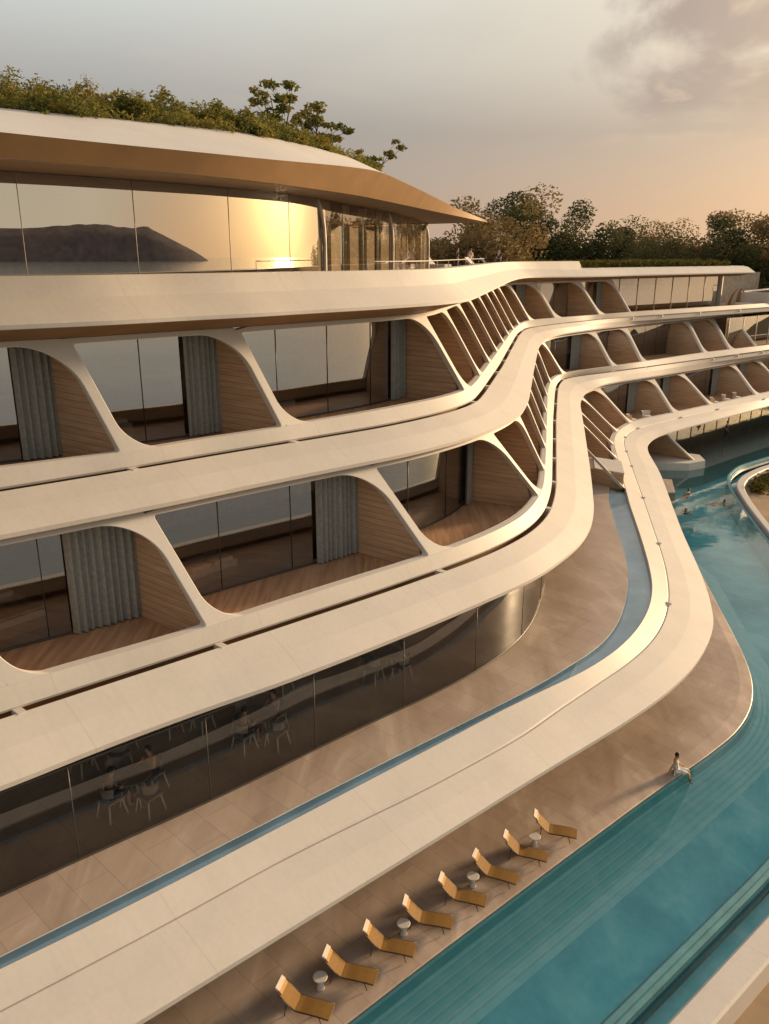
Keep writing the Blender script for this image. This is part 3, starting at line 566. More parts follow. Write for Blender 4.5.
# restaurant glass wall under the first band
ug = frange(-16, 27.5, .35)
def gl(u): return w('gls', u)
corner = [X(u, gl(u), 0) for u in ug] + [X(28.3, gl(27.5)-.55, 0), X(28.7, gl(27.5)-1.4, 0), X(28.8, gl(27.5)-2.6, 0), X(28.8, gl(27.5)-8, 0)]
lift = lambda P, z: [Vector((p.x, p.y, z)) for p in P]
mb = MB(); mb.strip(lift(corner, 3.9), lift(corner, Z2+.06)); gw_ = mb.build('window', 'terrace_glass', hotel)
mb = MB()
for i in range(3, len(corner), 9): p = corner[i]; mb = MB(); mb.tube([(p.x, p.y, 3.9), (p.x, p.y, Z2+.06)], .014, 4); mb.build('mullion', 'dark_metal', gw_)
mb = MB(); mb.tube(lift(corner, 3.92), .03, 4); mb.tube(lift(corner, Z2-.12), .04, 4); mb.build('window_frame', 'dark_metal', gw_)

# ---- top storey: curved lounge glass, posts, wide bronze edged roof
g4u = [-16, 0, 10.67, 13.24, 16.94, 19.33, 21.97, 23.55, 32.88, 45.96]
g4w = [-24.6, -22.6, -21.25, -20.95, -21.14, -21.5, -22.15, -22.8, -27.15, -34.75]
def smooth_fn(xs, ys, k=1.2):
    def f(x):
        s = 0; t = 0
        for i in range(-4, 5): q = math.exp(-.5*(i/2.0)**2); s += q*interp(xs, ys, x+i*k*.5); t += q
        return s/t
    return f
g4 = smooth_fn(g4u, g4w)
u4 = frange(-16, 45.5, .3); end4 = [X(46, g4(45.5)-.6, 0), X(46.1, g4(45.5)-1.4, 0), X(46.1, g4(45.5)-9, 0)]
path4 = [X(u, g4(u), 0) for u in u4] + end4
ZS = 18.47
nsp = next(i for i, u in enumerate(u4) if u > 23.6)
mb = MB(); mb.strip(lift(path4[:nsp+1], 15.2), lift(path4[:nsp+1], ZS)); lw0 = mb.build('window', 'lounge_glass', hotel)
mb = MB(); mb.strip(lift(path4[nsp:], 15.2), lift(path4[nsp:], ZS)); lw = mb.build('window', 'gallery_glass', hotel)
for u in (4, 8, 11.0, 14.2, 17.8, 21.0, 25.8, 28.4, 30.6, 35.2, 37.5, 40, 42.8): mb = MB(); mb.tube([X(u, g4(u)+.01, 15.2), X(u, g4(u)+.01, ZS)], .007, 4); mb.build('mullion', 'mullion', lw)
for u in (23.6, 33.0, 45.3):
    mb = MB(); n = 10; pts = []; rr = []
    for i in range(n+1):
        q = i/n; fl = max(0, (q-.6)/.4)**2*.40; pts.append(X(u-fl, g4(u)+.10, 15.2+(ZS-15.2)*q)); rr.append(.075+fl*.08)
    mb.tube(pts, rr, 8); mb.build('post', 'mullion', hotel)
mb = MB(); us = frange(23.9, 45, .06); f = lambda u: g4(u)-.45+.06*math.sin(u*19)+.05*math.sin(u*4.1)
for a, b in ((24.2, 25.2), (26.6, 27.6), (29, 30.1), (31.2, 32.3), (34, 35.5), (37, 38), (39.5, 41.2), (42.5, 44.6)):
    us = frange(a, b, .06); mb.strip([X(u, f(u), 15.25) for u in us], [X(u, f(u), ZS) for u in us])
mb.build('curtain', 'cream_curtain', lw)
mb = MB(); loft(mb, [(lambda u: g4(u)-8, 15.2), (lambda u: g4(u)-8, ZS)], frange(-16, 46, 1)); mb.build('room_wall', 'room_dark', hotel)
mb = MB(); loft(mb, [(K('a3', -1.9), 15.2), (K('a3', -22), 15.2)], frange(-16, 66.5, 1)); mb.build('terrace_floor', 'travertine', hotel)
mb = MB(); us = frange(22.5, 47, .5); mb.tube([X(u, w('a3', u)-2.2, 16.28) for u in us], .02, 5)
for u in frange(22.5, 47, 3): mb.tube([X(u, w('a3', u)-2.2, 15.9), X(u, w('a3', u)-2.2, 16.28)], .015, 5)
mb.build('handrail', 'pale_metal', hotel)
# roof edge curves
r1 = smooth_fn([-16, 0, 9.1, 11.5, 14.5, 16.9, 20.95, 23.0, 33.6, 45.55], [-20.5, -18.9, -18.15, -18.05, -18.05, -18.4, -19.5, -20.2, -24.8, -29.9], .8)
r0p = [(-16,-21.0,19.05), (0,-19.4,19.03), (9.5,-18.75,19.02), (12,-18.65,19.02), (14.6,-18.55,19.04), (17.3,-18.85,19.1), (21.5,-19.9,19.3), (24.4,-20.75,19.4), (30.4,-23.5,19.2), (38,-26.9,18.85), (45.6,-30.05,18.56)]
lean = [.945, .945, .945, .945, .945, .945, .945, .945, .945, .97, 1.0]
r0x = [p[0]*s for p, s in zip(r0p, lean)]; r0x[0] = -16
r0 = smooth_fn(r0x, [p[1]*s for p, s in zip(r0p, lean)], .8)
r0z = smooth_fn(r0x, [16.5+(p[2]-16.5)*s for p, s in zip(r0p, lean)], .8)
rtx = [-16, 0, 11.2, 14.9, 18, 21.2, 24.8, 30, 38, 45.6]
rt = smooth_fn(rtx, [-25.5, -23.6, -21.9, -21.0, -20.5, -21.2, -22.3, -25.2, -28.5, -30.4], .8)
rtz = smooth_fn(rtx, [20.1, 20.1, 20.0, 20.0, 20.0, 20.0, 19.95, 19.55, 18.95, 18.6], .8)
ur_ = frange(-16, 45.6, .4)
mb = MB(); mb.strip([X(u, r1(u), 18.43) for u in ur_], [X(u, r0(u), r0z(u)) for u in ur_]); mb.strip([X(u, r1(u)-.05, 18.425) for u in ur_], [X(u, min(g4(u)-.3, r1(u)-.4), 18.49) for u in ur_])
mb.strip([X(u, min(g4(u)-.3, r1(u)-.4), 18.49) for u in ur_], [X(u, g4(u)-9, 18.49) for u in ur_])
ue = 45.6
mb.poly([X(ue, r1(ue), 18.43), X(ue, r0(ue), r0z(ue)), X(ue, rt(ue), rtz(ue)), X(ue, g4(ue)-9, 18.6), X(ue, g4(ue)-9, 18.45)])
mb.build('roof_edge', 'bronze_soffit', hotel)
mb = MB(); mb.strip([X(u, r0(u), r0z(u)) for u in ur_], [X(u, rt(u), rtz(u)) for u in ur_], ur_, 0, 1.5)
mb.strip([X(u, rt(u), rtz(u)) for u in ur_], [X(u, rt(u)-4, rtz(u)+.45*min(1, (45.6-u)/12)) for u in ur_]); mb.strip([X(u, rt(u)-4, rtz(u)+.45*min(1, (45.6-u)/12)) for u in ur_], [X(u, g4(u)-11, 19.9-max(0,(u-25)*.06)) for u in ur_])
mb.build('roof', 'cladding', hotel)
# ground storey recess below the right wing
mb = MB(); loft(mb, [(K('d1', -4.8), -.2), (K('d1', -4.8), 2.93)], frange(52, 66.5, .5)); mb.poly([X(66.5, w('d1',66.5)-4.8, -.2), X(66.5, -21.98, -.2), X(64.6, w('d1',64.6)-1.05, 2.93), X(64.9, w('d1',64.9)-4.8, 2.93)]); mb.build('recess_wall', 'timber_wall', hotel)
pavilion(66.7, 108, K('d1', -6), -.2, 2.93)  # curtained glass added here to lighten the reflection in the water
mb = MB(); loft(mb, [(K('d1', -8.6), -.2), (K('d1', -8.6), 2.93)], frange(-16, 110, 1)); mb.build('basement_wall', 'room_dark', hotel)

# ------------------------------------------------------------------ pool deck, pool, weir, gutter and the promenade wall beyond it
def deckw(u): return w('deck', u/1.012)*1.012 if u < 46 else max(w('deck', 46/1.012)*1.012 + (w('d1', u)-w('d1', 46)) - (u-46)*.42, w('d1', u)-4.5)
UD = frange(-16, 66, .5)
mb = MB(); loft(mb, [(K('d1', -9), .10), (lambda u: deckw(u)-.5, .10), (lambda u: deckw(u)-.02, .05), (deckw, .035), (deckw, -1.5)], UD)
tag(mb.build('pool_deck', 'travertine'), kind='structure')
# outer edge of the pool
wu = [-16, 0, 14.0, 22.0, 30, 36, 41, 46, 50.4, 55.5, 61.5, 64.9, 68.7, 74.2, 80, 90, 112]
ww_ = [-10.0, -7.7, -5.44, -4.15, -3.7, -5.0, -7.2, -9.8, -12.3, -15.15, -18.35, -19.65, -20.1, -19.1, -17.6, -14.5, -8]
weir = smooth_fn(wu, ww_, .9)
UW = frange(-16, 110, .5)
inner = lambda u: deckw(u)-.02 if u < 60 else w('d1', u)-8.2
# pool floor with long shallow steps under the sunbeds
mb = MB(); rails = []
UN = frange(-16, 110, .5)
stepn = 7
def stepw(i): return lambda u: inner(u) + min(.25*i, (weir(u)-inner(u))*.06*i)
loft(mb, [(inner, -.04), (lambda u: inner(u)+.10, -.05), (lambda u: inner(u)+.16, -.30), (stepw(1), -.32)], UN)
zst = lambda i: (lambda u: -.32 - .05*i*(1 + 2.2*ss(28, 40, u)))
fl = []
for i in range(1, stepn): loft(mb, [(stepw(i), zst(i-1)), (lambda u, i=i: stepw(i)(u)+.06, zst(i)), (stepw(i+1), zst(i))], UN)
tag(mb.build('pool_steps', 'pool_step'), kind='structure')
mb = MB()
for i in range(1, stepn): loft(mb, [(lambda u, i=i: stepw(i)(u)-.014, -.314-.05*(i-1)), (lambda u, i=i: stepw(i)(u)+.002, -.316-.05*(i-1))], frange(-16, 21, .5))
tag(mb.build('step_nosing', 'step_nosing'), kind='structure')
mb = MB(); zb = zst(stepn-1)
loft(mb, [(stepw(stepn), zb), (lambda u: weir(u)-.02, -1.5), (weir, -.02)], UN)
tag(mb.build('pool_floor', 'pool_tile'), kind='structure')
mb = MB(); loft(mb, [(lambda u: inner(u)+.004, 0), (lambda u: weir(u)+.02, 0)], UN)
tag(mb.up().build('pool_water', 'pool_water'), kind='structure')
# weir ledge just under water, overflow gutter
mb = MB(); loft(mb, [(lambda u: weir(u)-.05, -.02), (lambda u: weir(u)+.02, .016), (lambda u: weir(u)+.16, .016), (lambda u: weir(u)+.17, -.05), (lambda u: weir(u)+.30, -.06), (lambda u: weir(u)+.31, -.5)], UW); tag(mb.build('pool_weir', 'weir_stone'), kind='structure')
og = smooth_fn([-16, 30, 40, 47, 58, 62, 65, 69, 74, 112], [1.14, 1.14, .8, .40, .34, .5, 1.1, 1.8, 2.0, 2.0], .9)
wt_ = smooth_fn([-16, 30, 45, 60, 66, 112], [.66, .66, .5, .5, .62, .62], .9)
zw = lambda u: .53 - .28*ss(30, 46, u)
gap = lambda o: (lambda u: weir(u)+og(u)+o)
thk = lambda o: (lambda u: weir(u)+og(u)+wt_(u)+o)
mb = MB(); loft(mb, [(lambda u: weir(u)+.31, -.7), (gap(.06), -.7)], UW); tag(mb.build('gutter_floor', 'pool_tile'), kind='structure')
mb = MB(); loft(mb, [(lambda u: weir(u)+.312, -.25), (gap(.03), -.25)], UW); tag(mb.up().build('gutter_water', 'still_water'), kind='structure')
mb = MB(); loft(mb, [(gap(0), -1.0), (gap(0), lambda u: zw(u)-.07), (gap(.07), zw), (thk(0), zw), (thk(.06), lambda u: zw(u)-.06), (thk(.06), -.4)], UW)
tag(mb.build('promenade_wall', 'cladding'), 'low white wall curving round the far side of the pool', 'wall')
mb = MB(); loft(mb, [(thk(.03), -.25), (lambda u: weir(u)+11, -.25)], frange(-16, 110, .5)); tag(mb.build('promenade', 'sand_floor'), kind='structure')
# planting strip inside the far curve of the wall
def clump_mesh(mb, c, rad, n, size, flat=1.0):
    for _ in range(n):
        while True:
            p = Vector((random.uniform(-1,1), random.uniform(-1,1), random.uniform(-1,1)))
            if p.length < 1: break
        p = Vector(c) + Vector((p.x*rad, p.y*rad, p.z*rad*flat)); s = size*random.uniform(.6, 1.3)
        a = Vector((random.gauss(0,1), random.gauss(0,1), random.gauss(0,.6))).normalized(); b = a.cross(Vector((random.gauss(0,1), random.gauss(0,1), random.gauss(0,1)))).normalized()
        n0 = len(mb.v); mb.v += [p - a*s, p + b*s*.45, p + a*s, p - b*s*.45]; mb.face((n0, n0+1, n0+2, n0+3))
mb = MB()
for _ in range(260):
    u = random.uniform(62, 76); clump_mesh(mb, X(u, weir(u)+og(u)+wt_(u)+.5+random.uniform(0, 1.0), -.15+random.uniform(0, .35)), .4, 9, .16)
tag(mb.build('ground_cover', 'grass_leaf'), kind='stuff')
# stone pad standing in the water and pale ledge, slanting column under the right wing
def prism(mb, pts, z0, z1):
    n = len(pts); a = [Vector((p[0], p[1], z1)) for p in pts]; mb.poly(a)
    for i in range(n):
        p, q = pts[i], pts[(i+1) % n]; mb.quad((p[0],p[1],z0), (q[0],q[1],z0), (q[0],q[1],z1), (p[0],p[1],z1))
mb = MB(); prism(mb, [X(66.6,-27.6,0), X(60.4,-22.9,0), X(57.4,-21.9,0), X(57.5,-19.9,0), X(60.2,-20.2,0)][0:5], -1.5, .12)
pad = MB(); prism(pad, [X(56.7,-21.6,0), X(57.5,-20.8,0), X(60.9,-22.4,0), X(60.4,-23.6,0)], -1.5, .10)
tag(pad.build('stepping_pad', 'travertine'), 'square pale stone pad in the water below the hotel bend', 'stone pad')
mb = MB(); prism(mb, [X(62.5,-26.2,0), X(63.7,-23.9,0), X(64.7,-22.5,0), X(66.5,-21.9,0), X(68.2,-23.0,0), X(68,-26.5,0)], -1.5, .62)
tag(mb.build('planter_ledge', 'stone_white'), 'white wedge shaped ledge at the water below the right wing', 'ledge')
mb = MB(); mb.tube([X(66.6, -21.9, -.3), X(64.6, w('d1', 64.6)-1.0, 2.95)], .10, 8)
tag(mb.build('leaning_column', 'cladding'), 'thin white leaning column standing in the water below the right wing', 'column')
mb = MB(); prism(mb, [X(66.7,-21.95,0), X(71.5,-21.35,0), X(78,-20.4,0), X(84,-19.2,0), X(100,-15.6,0), X(106,-25,0), X(68.5,-29.5,0)], -1.6, -.08)
tag(mb.build('reflection_shelf', 'reflection_pale'), kind='structure')  # pale shelf added under the water to stand in for its bright sky reflection

# ------------------------------------------------------------------ sunbeds and side tables
def make_sunbed():
    root = empty('sun_lounger'); prof = [(-.60, .64), (-.48, .52), (-.34, .38), (-.20, .27), (-.08, .255), (.20, .26), (.48, .25), (.68, .23)]
    # x along the bed (head at -x), sling is a curved sheet with thickness
    def sheet(sl, wd, th):
        mb = MB(); L = []
        for i in range(len(sl)-1):
            for k in range(4):
                t = k/4; L.append((sl[i][0]+(sl[i+1][0]-sl[i][0])*t, sl[i][1]+(sl[i+1][1]-sl[i][1])*t))
        L.append(sl[-1])
        a = [Vector((x, -wd, z)) for x, z in L]; b = [Vector((x, wd, z)) for x, z in L]; a2 = [v - Vector((0,0,th)) for v in a]; b2 = [v - Vector((0,0,th)) for v in b]
        mb.strip(a, b); mb.strip(b, b2); mb.strip(b2, a2); mb.strip(a2, a); mb.quad(a[0], a2[0], b2[0], b[0]); mb.quad(a[-1], b[-1], b2[-1], a2[-1]); return mb
    sheet(prof[:4], .23, .035).build('backrest', 'ochre_sling', root)
    sheet(prof[3:], .23, .035).build('seat', 'ochre_sling', root)
    c = MB(); 
    L = [(-.665, .735), (-.60, .70), (-.53, .60), (-.56, .575), (-.63, .655), (-.685, .70)]
    A = [Vector((x, -.19, z)) for x, z in L]; B = [Vector((x, .19, z)) for x, z in L]; c.strip(A, B, closed=True); c.poly(A[::-1]); c.poly(B)
    c.build('headrest', 'ochre_cushion', root)
    t = MB(); t.box((-.655, 0, .725), (.13, .40, .05), tilt=Matrix.Rotation(R(35), 4, 'Y')); t.build('towel', 'white_fabric', root)
    for s in (-1, 1):
        f = MB(); f.tube([(x, s*.245, z-.02) for x, z in prof], .014, 5); f.build('side_rail', 'dark_metal', root)
    for x, z in ((-.42, .42), (.42, .24)):
        for s in (-1, 1):
            f = MB(); f.tube([(x, s*.235, z), (x+(-.05 if x < 0 else .07), s*.235, 0)], .013, 5); f.build('leg', 'dark_metal', root)
    return root
bed0 = make_sunbed()
spots = [(9.83,-10.55), (11.14,-10.38), (12.33,-10.18), (13.60,-9.98), (14.80,-9.75), (16.06,-9.55), (17.30,-9.35), (18.66,-9.17)]
ordi = ['nearest the viewer', 'second from near end', 'third from near end', 'fourth from near end', 'fourth from far end', 'third from far end', 'second from far end', 'farthest from the viewer']
for i, (u, q) in enumerate(spots):
    o = bed0 if i == 0 else copy_tree(bed0)
    o.location = X(u*1.012, q*1.012, .103); o.scale = (.92,)*3; o.rotation_euler = (0, 0, YAW - R(90) + R(24) + R(random.uniform(-6, 6)))
    tag(o, 'ochre sun lounger with white towel, '+ordi[i]+' in the row', 'sun lounger', 'sun loungers along the pool deck')
def make_table():
    root = empty('side_table'); mb = MB(); mb.lathe([(.10, 0), (.10, .02), (.065, .14), (.06, .20), (.085, .30)]); mb.build('pedestal', 'stone_white', root)
    mb = MB(); mb.lathe([(.09, .30), (.17, .315), (.175, .34), (.165, .35)]); mb.build('table_top', 'stone_white', root); return root
t0 = make_table()
for i, (u, q, s) in enumerate([(10.5,-10.75,'between the two nearest sun loungers'), (12.98,-10.28,'between the third and fourth loungers from the near end'), (15.45,-9.88,'between the fifth and sixth loungers from the near end'), (17.9,-9.42,'between the two farthest sun loungers')]):
    o = t0 if i == 0 else copy_tree(t0); o.location = X(u*1.012, q*1.012, .103)
    tag(o, 'small white pedestal table '+s, 'side table', 'side tables between the sun loungers')

# ------------------------------------------------------------------ people
def skinned(nodes, edges, root, sub=1):
    me = bpy.data.meshes.new('tmp'); me.from_pydata([n[:3] for n in nodes], edges, []); o = bpy.data.objects.new('tmp', me); COL.objects.link(o)
    o.modifiers.new('s', 'SKIN'); sl = me.skin_vertices[0].data if me.skin_vertices else None
    if sl is None:
        bm = bmesh.new(); bm.from_mesh(me); bm.verts.layers.skin.verify(); bm.to_mesh(me); bm.free(); sl = me.skin_vertices[0].data
    for i, n in enumerate(nodes): sl[i].radius = (n[3], n[3] if len(n) < 5 else n[4]); sl[i].use_root = (i == root)
    m = o.modifiers.new('u', 'SUBSURF'); m.levels = sub; m.render_levels = sub
    dg = bpy.context.evaluated_depsgraph_get(); dg.update(); r = bpy.data.meshes.new_from_object(o.evaluated_get(dg))
    bpy.data.objects.remove(o); return r
def person(loc, rz, pose, top, bottom, label, group=None, sc=1.0, hair=True, cat='person'):
    # x forward, z up; joints: pelvis, chest, neck, head, arms, legs
    if pose == 'stand':
        P = dict(pel=(0,0,.95), wai=(0,0,1.10), che=(0,0,1.36), nec=(0,0,1.50), he=(.02,0,1.63), ht=(.02,0,1.74))
        for s, n in ((1,'l'), (-1,'r')):
            P.update({'sh'+n:(0,.17*s,1.42), 'el'+n:(-.03,.23*s,1.14), 'wr'+n:(.06,.24*s,.90), 'ha'+n:(.09,.24*s,.81), 'hi'+n:(0,.09*s,.90), 'kn'+n:(.03+.05*s,.10*s,.50), 'an'+n:(-.02+.10*s,.10*s,.09), 'to'+n:(.14+.10*s,.12*s,.04)})
    elif pose == 'edge':       # sitting on the pool edge, leaning back on one hand, feet in the water
        P = dict(pel=(0,0,.12), wai=(-.03,0,.28), che=(-.05,0,.50), nec=(-.04,0,.64), he=(0,0,.76), ht=(.01,0,.87))
        for s, n in ((1,'l'), (-1,'r')):
            P.update({'sh'+n:(-.05,.17*s,.57), 'el'+n:(-.20 if s < 0 else .06,.24*s,.33), 'wr'+n:(-.28 if s < 0 else .24,.27*s if s < 0 else .16,.07 if s < 0 else .25), 'ha'+n:(-.30 if s < 0 else .32,.29*s if s < 0 else .14,.03 if s < 0 else .24), 'hi'+n:(.04,.09*s,.11), 'kn'+n:(.44,.11*s,.15), 'an'+n:(.54,.10*s,-.24), 'to'+n:(.66,.11*s,-.29)})
    elif pose == 'swim':       # breaststroke, head and shoulders out of the water
        P = dict(pel=(-.48,0,-.20), wai=(-.30,0,-.13), che=(-.06,0,-.03), nec=(.09,0,.05), he=(.17,0,.14), ht=(.19,0,.25))
        for s, n in ((1,'l'), (-1,'r')):
            P.update({'sh'+n:(.0,.17*s,-.02), 'el'+n:(.22,.34*s,-.08), 'wr'+n:(.44,.28*s,-.08), 'ha'+n:(.53,.25*s,-.08), 'hi'+n:(-.52,.09*s,-.22), 'kn'+n:(-.90,.16*s,-.28), 'an'+n:(-1.25,.22*s,-.26), 'to'+n:(-1.38,.25*s,-.27)})
    else:                      # sitting on a chair, forearms on a table
        P = dict(pel=(0,0,.55), wai=(.01,0,.70), che=(.04,0,.94), nec=(.06,0,1.08), he=(.10,0,1.20), ht=(.11,0,1.31))
        for s, n in ((1,'l'), (-1,'r')):
            P.update({'sh'+n:(.04,.17*s,1.01), 'el'+n:(.14,.24*s,.80), 'wr'+n:(.36,.16*s,.80), 'ha'+n:(.44,.13*s,.80), 'hi'+n:(.03,.09*s,.53), 'kn'+n:(.44,.11*s,.52), 'an'+n:(.44,.10*s,.09), 'to'+n:(.57,.11*s,.04)})
    rad = dict(pel=.125, wai=.105, che=.135, nec=.052, he=.092, ht=.07, sh=.062, el=.043, wr=.032, ha=.036, hi=.088, kn=.056, an=.038, to=.032)
    def build(keys, name, mat, grow, parent):
        ks = [k_ for k_ in keys]; nodes = [tuple(P[k_]) + (rad[k_ if k_ in rad else k_[:2]]*grow,) for k_ in ks]
        ed = [(ks.index(a), ks.index(b)) for a, b in EDG if a in ks and b in ks]
        me = skinned(nodes, ed, 0); me.name = name
        me.materials.clear(); me.materials.append(M[mat]); me.polygons.foreach_set('use_smooth', [True]*len(me.polygons))
        o = bpy.data.objects.new(name, me); COL.objects.link(o)
        if parent: o.parent = parent
        return o
    EDG = [('pel','wai'), ('wai','che'), ('che','nec'), ('nec','he'), ('he','ht')]
    for n in 'lr': EDG += [('che','sh'+n), ('sh'+n,'el'+n), ('el'+n,'wr'+n), ('wr'+n,'ha'+n), ('pel','hi'+n), ('hi'+n,'kn'+n), ('kn'+n,'an'+n), ('an'+n,'to'+n)]
    root = build(['pel','wai','che','nec','he','ht'] + [a+n for n in 'lr' for a in ('sh','el','wr','ha','hi','kn','an','to')], 'person', 'skin', 1.0, None)
    if top: build(['che','pel','wai'] + ['sh'+n for n in 'lr'] if False else ['pel','wai','che','shl','shr','ell','elr'] if top != 'white_cloth' else ['pel','wai','che','shl','shr'], 'top', top, 1.16, root)
    if bottom: build(['pel','hil','hir','knl','knr'] + (['anl','anr'] if pose == 'stand' else []), 'trousers' if pose == 'stand' else 'shorts', bottom, 1.18, root)
    if hair:
        he = Vector(P['he']); mb = MB(); n0 = 8
        for j in range(6):
            th = R(8+ j*20)
            for i in range(n0*2): a = math.pi*i/n0; rr = .104*math.sin(th)*(1 if math.cos(a) < .3 or j < 3 else .72); mb.v.append(he + Vector((-.012 + rr*math.cos(a), rr*math.sin(a), .035 + .108*math.cos(th))))
        for j in range(5):
            for i in range(n0*2): i2 = (i+1) % (n0*2); mb.face((j*16+i, j*16+i2, j*16+16+i2, j*16+16+i), None, 0, True)
        mb.face(range(16)); mb.build('hair', 'hair', root)
    root.location = loc; root.rotation_euler = (0, 0, rz); root.scale = (sc,)*3
    return tag(root, label, cat, group)
OUT = math.atan2(DW.y, DW.x)            # heading out over the pool
person(X(24.3, deckw(24.3)-.12, .07), OUT + R(22), 'edge', 'white_cloth', 'white_cloth', 'person in white sitting on the pool edge with legs over the water', sc=.86)
for (u, q, l) in ((58.4, -20.2, 'dark haired person swimming beside the pale stone pad'), (53.8, -18.6, 'person swimming nearest the white band of the hotel'), (57.4, -17.4, 'person swimming near the curved pool edge')):
    person(X(u, q, -.02), random.uniform(0, 6), 'swim', None, 'dark_cloth', l, 'people in the water', .98)
person(X(79.0, -24.4, -.075), OUT, 'stand', 'dark_cloth', 'dark_cloth', 'dark clothed person standing in the shallow water under the right wing')
person(X(88.5, -22.6, -.075), OUT + 1, 'stand', 'linen', 'dark_cloth', 'person in a pale top standing in the shallow water at the right edge')
for i, (u, q, t, l) in enumerate(((50.5, -35.6, 'dark_cloth', 'dark clothed person standing on the roof terrace past the lounge'), (53.0, -36.2, 'white_cloth', 'person in a white top standing among the loungers on the roof terrace'), (60.5, -38.5, 'dark_cloth', 'dark clothed person at the far end of the roof terrace'))):
    person(X(u, q, 15.21), i*2.0, 'stand', t, 'dark_cloth', l, 'people on the roof terrace')

# ------------------------------------------------------------------ dining sets behind the terrace glass
def make_chair():
    root = empty('dining_chair'); mb = MB(); mb.box((0, 0, .46), (.44, .44, .05)); mb.build('seat', 'dark_fabric', root)
    mb = MB(); n = 7; A = []; B = []
    for i in range(n): a = R(110 + 140*i/(n-1)); A.append(Vector((.235*math.cos(a), .235*math.sin(a), .60))); B.append(Vector((.25*math.cos(a), .25*math.sin(a), .84)))
    mb.strip(A, B); mb.strip([p*1.0+Vector((.02,0,0)) for p in B], [p+Vector((.02,0,0)) for p in A]); mb.build('backrest', 'dark_fabric', root)
    for sx in (-1, 1):
        for sy in (-1, 1): mb = MB(); mb.tube([(sx*.18, sy*.18, .44), (sx*.25, sy*.25, 0)], .022, 6); mb.build('leg', 'white_fabric', root)
    return root
def make_dtable():
    root = empty('dining_table'); mb = MB(); mb.lathe([(.46, .74), (.48, .75), (.48, .775), (.46, .78)], seg=28); mb.build('table_top', 'room_floor', root)
    for a in (45, 135, 225, 315): mb = MB(); mb.tube([(.22*math.cos(R(a)), .22*math.sin(R(a)), .74), (.36*math.cos(R(a)), .36*math.sin(R(a)), 0)], .024, 6); mb.build('leg', 'white_fabric', root)
    return root
c0, d0 = make_chair(), make_dtable(); first = True
SETS = [(9.1, -15.55, 'nearest the left edge', 1), (12.9, -15.25, 'in the front row middle', 1), (17.9, -15.0, 'by the rounded glass corner', 0),
        (9.6, -17.6, 'far left of back row', 0), (12.1, -17.4, 'second from left in back row', 0), (15.0, -17.3, 'second from right in back row', 0), (19.2, -17.6, 'far right of back row', 0)]
for (u, q, l, ppl) in SETS:
    d = d0 if first else copy_tree(d0); d.location = X(u, q, 3.885); tag(d, 'round dark dining table with pale legs, '+l, 'dining table', 'dining tables behind the terrace glass')
    for kk, (a, nm) in enumerate(((20, 'right side'), (110, 'room side'), (200, 'left side'), (290, 'pool side'))):
        c = c0 if first else copy_tree(c0); first = False
        v = X(u, q, 3.885) + Vector((math.cos(R(a)+YAW-R(15))*.62, math.sin(R(a)+YAW-R(15))*.62, 0)); c.location = v; c.rotation_euler = (0, 0, R(a)+YAW-R(15)+math.pi)
        tag(c, 'dark dining chair on the %s of the table %s' % (nm, l), 'dining chair', 'dining chairs behind the terrace glass')
    if ppl:
        for a, t, nm in ((20, 'rust_cloth' if u < 10 else 'white_cloth', 'rust top' if u < 10 else 'white top'), (200, 'dark_cloth', 'dark top')):
            ang = R(a)+YAW-R(15); v = X(u, q, 3.885) + Vector((math.cos(ang)*.62, math.sin(ang)*.62, 0))
            person(v, ang+math.pi, 'sit', t, 'dark_cloth', 'person in a %s seated at the table %s' % (nm, l), 'diners', .95)

# ------------------------------------------------------------------ beds and seats inside the rooms, small things on the balconies
def make_bed():
    root = empty('bed'); mb = MB(); mb.box((0, 0, .18), (2.0, 1.8, .28)); mb.build('base', 'room_floor', root)
    mb = MB(); mb.box((0, 0, .40), (1.95, 1.75, .20)); mb.build('mattress', 'linen', root)
    for s in (-1, 1): mb = MB(); mb.box((-.72, s*.42, .56), (.42, .66, .14)); mb.build('pillow', 'linen', root)
    mb = MB(); mb.box((.45, 0, .515), (.8, 1.78, .04)); mb.build('throw', 'dark_fabric', root); return root
b0 = make_bed(); bs = [(8.6, 'a2', 7.22, 'lower balcony row, room at the left edge'), (14.2, 'a2', 7.22, 'lower balcony row, second room from the left'), (21.5, 'a2', 7.22, 'lower balcony row, room before the bend'),
      (13.4, 'a3', 11.05, 'upper balcony row, second room from the left'), (19.6, 'a3', 11.05, 'upper balcony row, room before the bend')]
for i, (u, k_, z, l) in enumerate(bs):
    o = b0 if i == 0 else copy_tree(b0); o.location = X(u, w(k_, u)-4.7, z); o.rotation_euler = (0, 0, OUT + R(180) if i % 2 else OUT)
    tag(o, 'low linen bed behind the glass, '+l, 'bed', 'beds in the rooms')
def make_seat():
    root = empty('lounge_chair'); mb = MB(); mb.lathe([(.30, .22), (.36, .26), (.37, .40), (.33, .43)], seg=16); mb.build('seat', 'white_fabric', root)
    mb = MB(); A = []; B = []
    for i in range(9): a = R(100+160*i/8); A.append(Vector((.36*math.cos(a), .36*math.sin(a), .36))); B.append(Vector((.42*math.cos(a), .42*math.sin(a), .78)))
    mb.strip(A, B); mb.strip([p*.9 for p in B], [p*.9 for p in A]); mb.strip(B, [Vector((p.x*.9, p.y*.9, p.z*.9)) for p in B]); mb.build('backrest', 'white_fabric', root)
    for a in (45, 135, 225, 315): mb = MB(); mb.tube([(.22*math.cos(R(a)), .22*math.sin(R(a)), .24), (.28*math.cos(R(a)), .28*math.sin(R(a)), 0)], .02, 5); mb.build('leg', 'pale_metal', root)
    return root
s0 = make_seat()
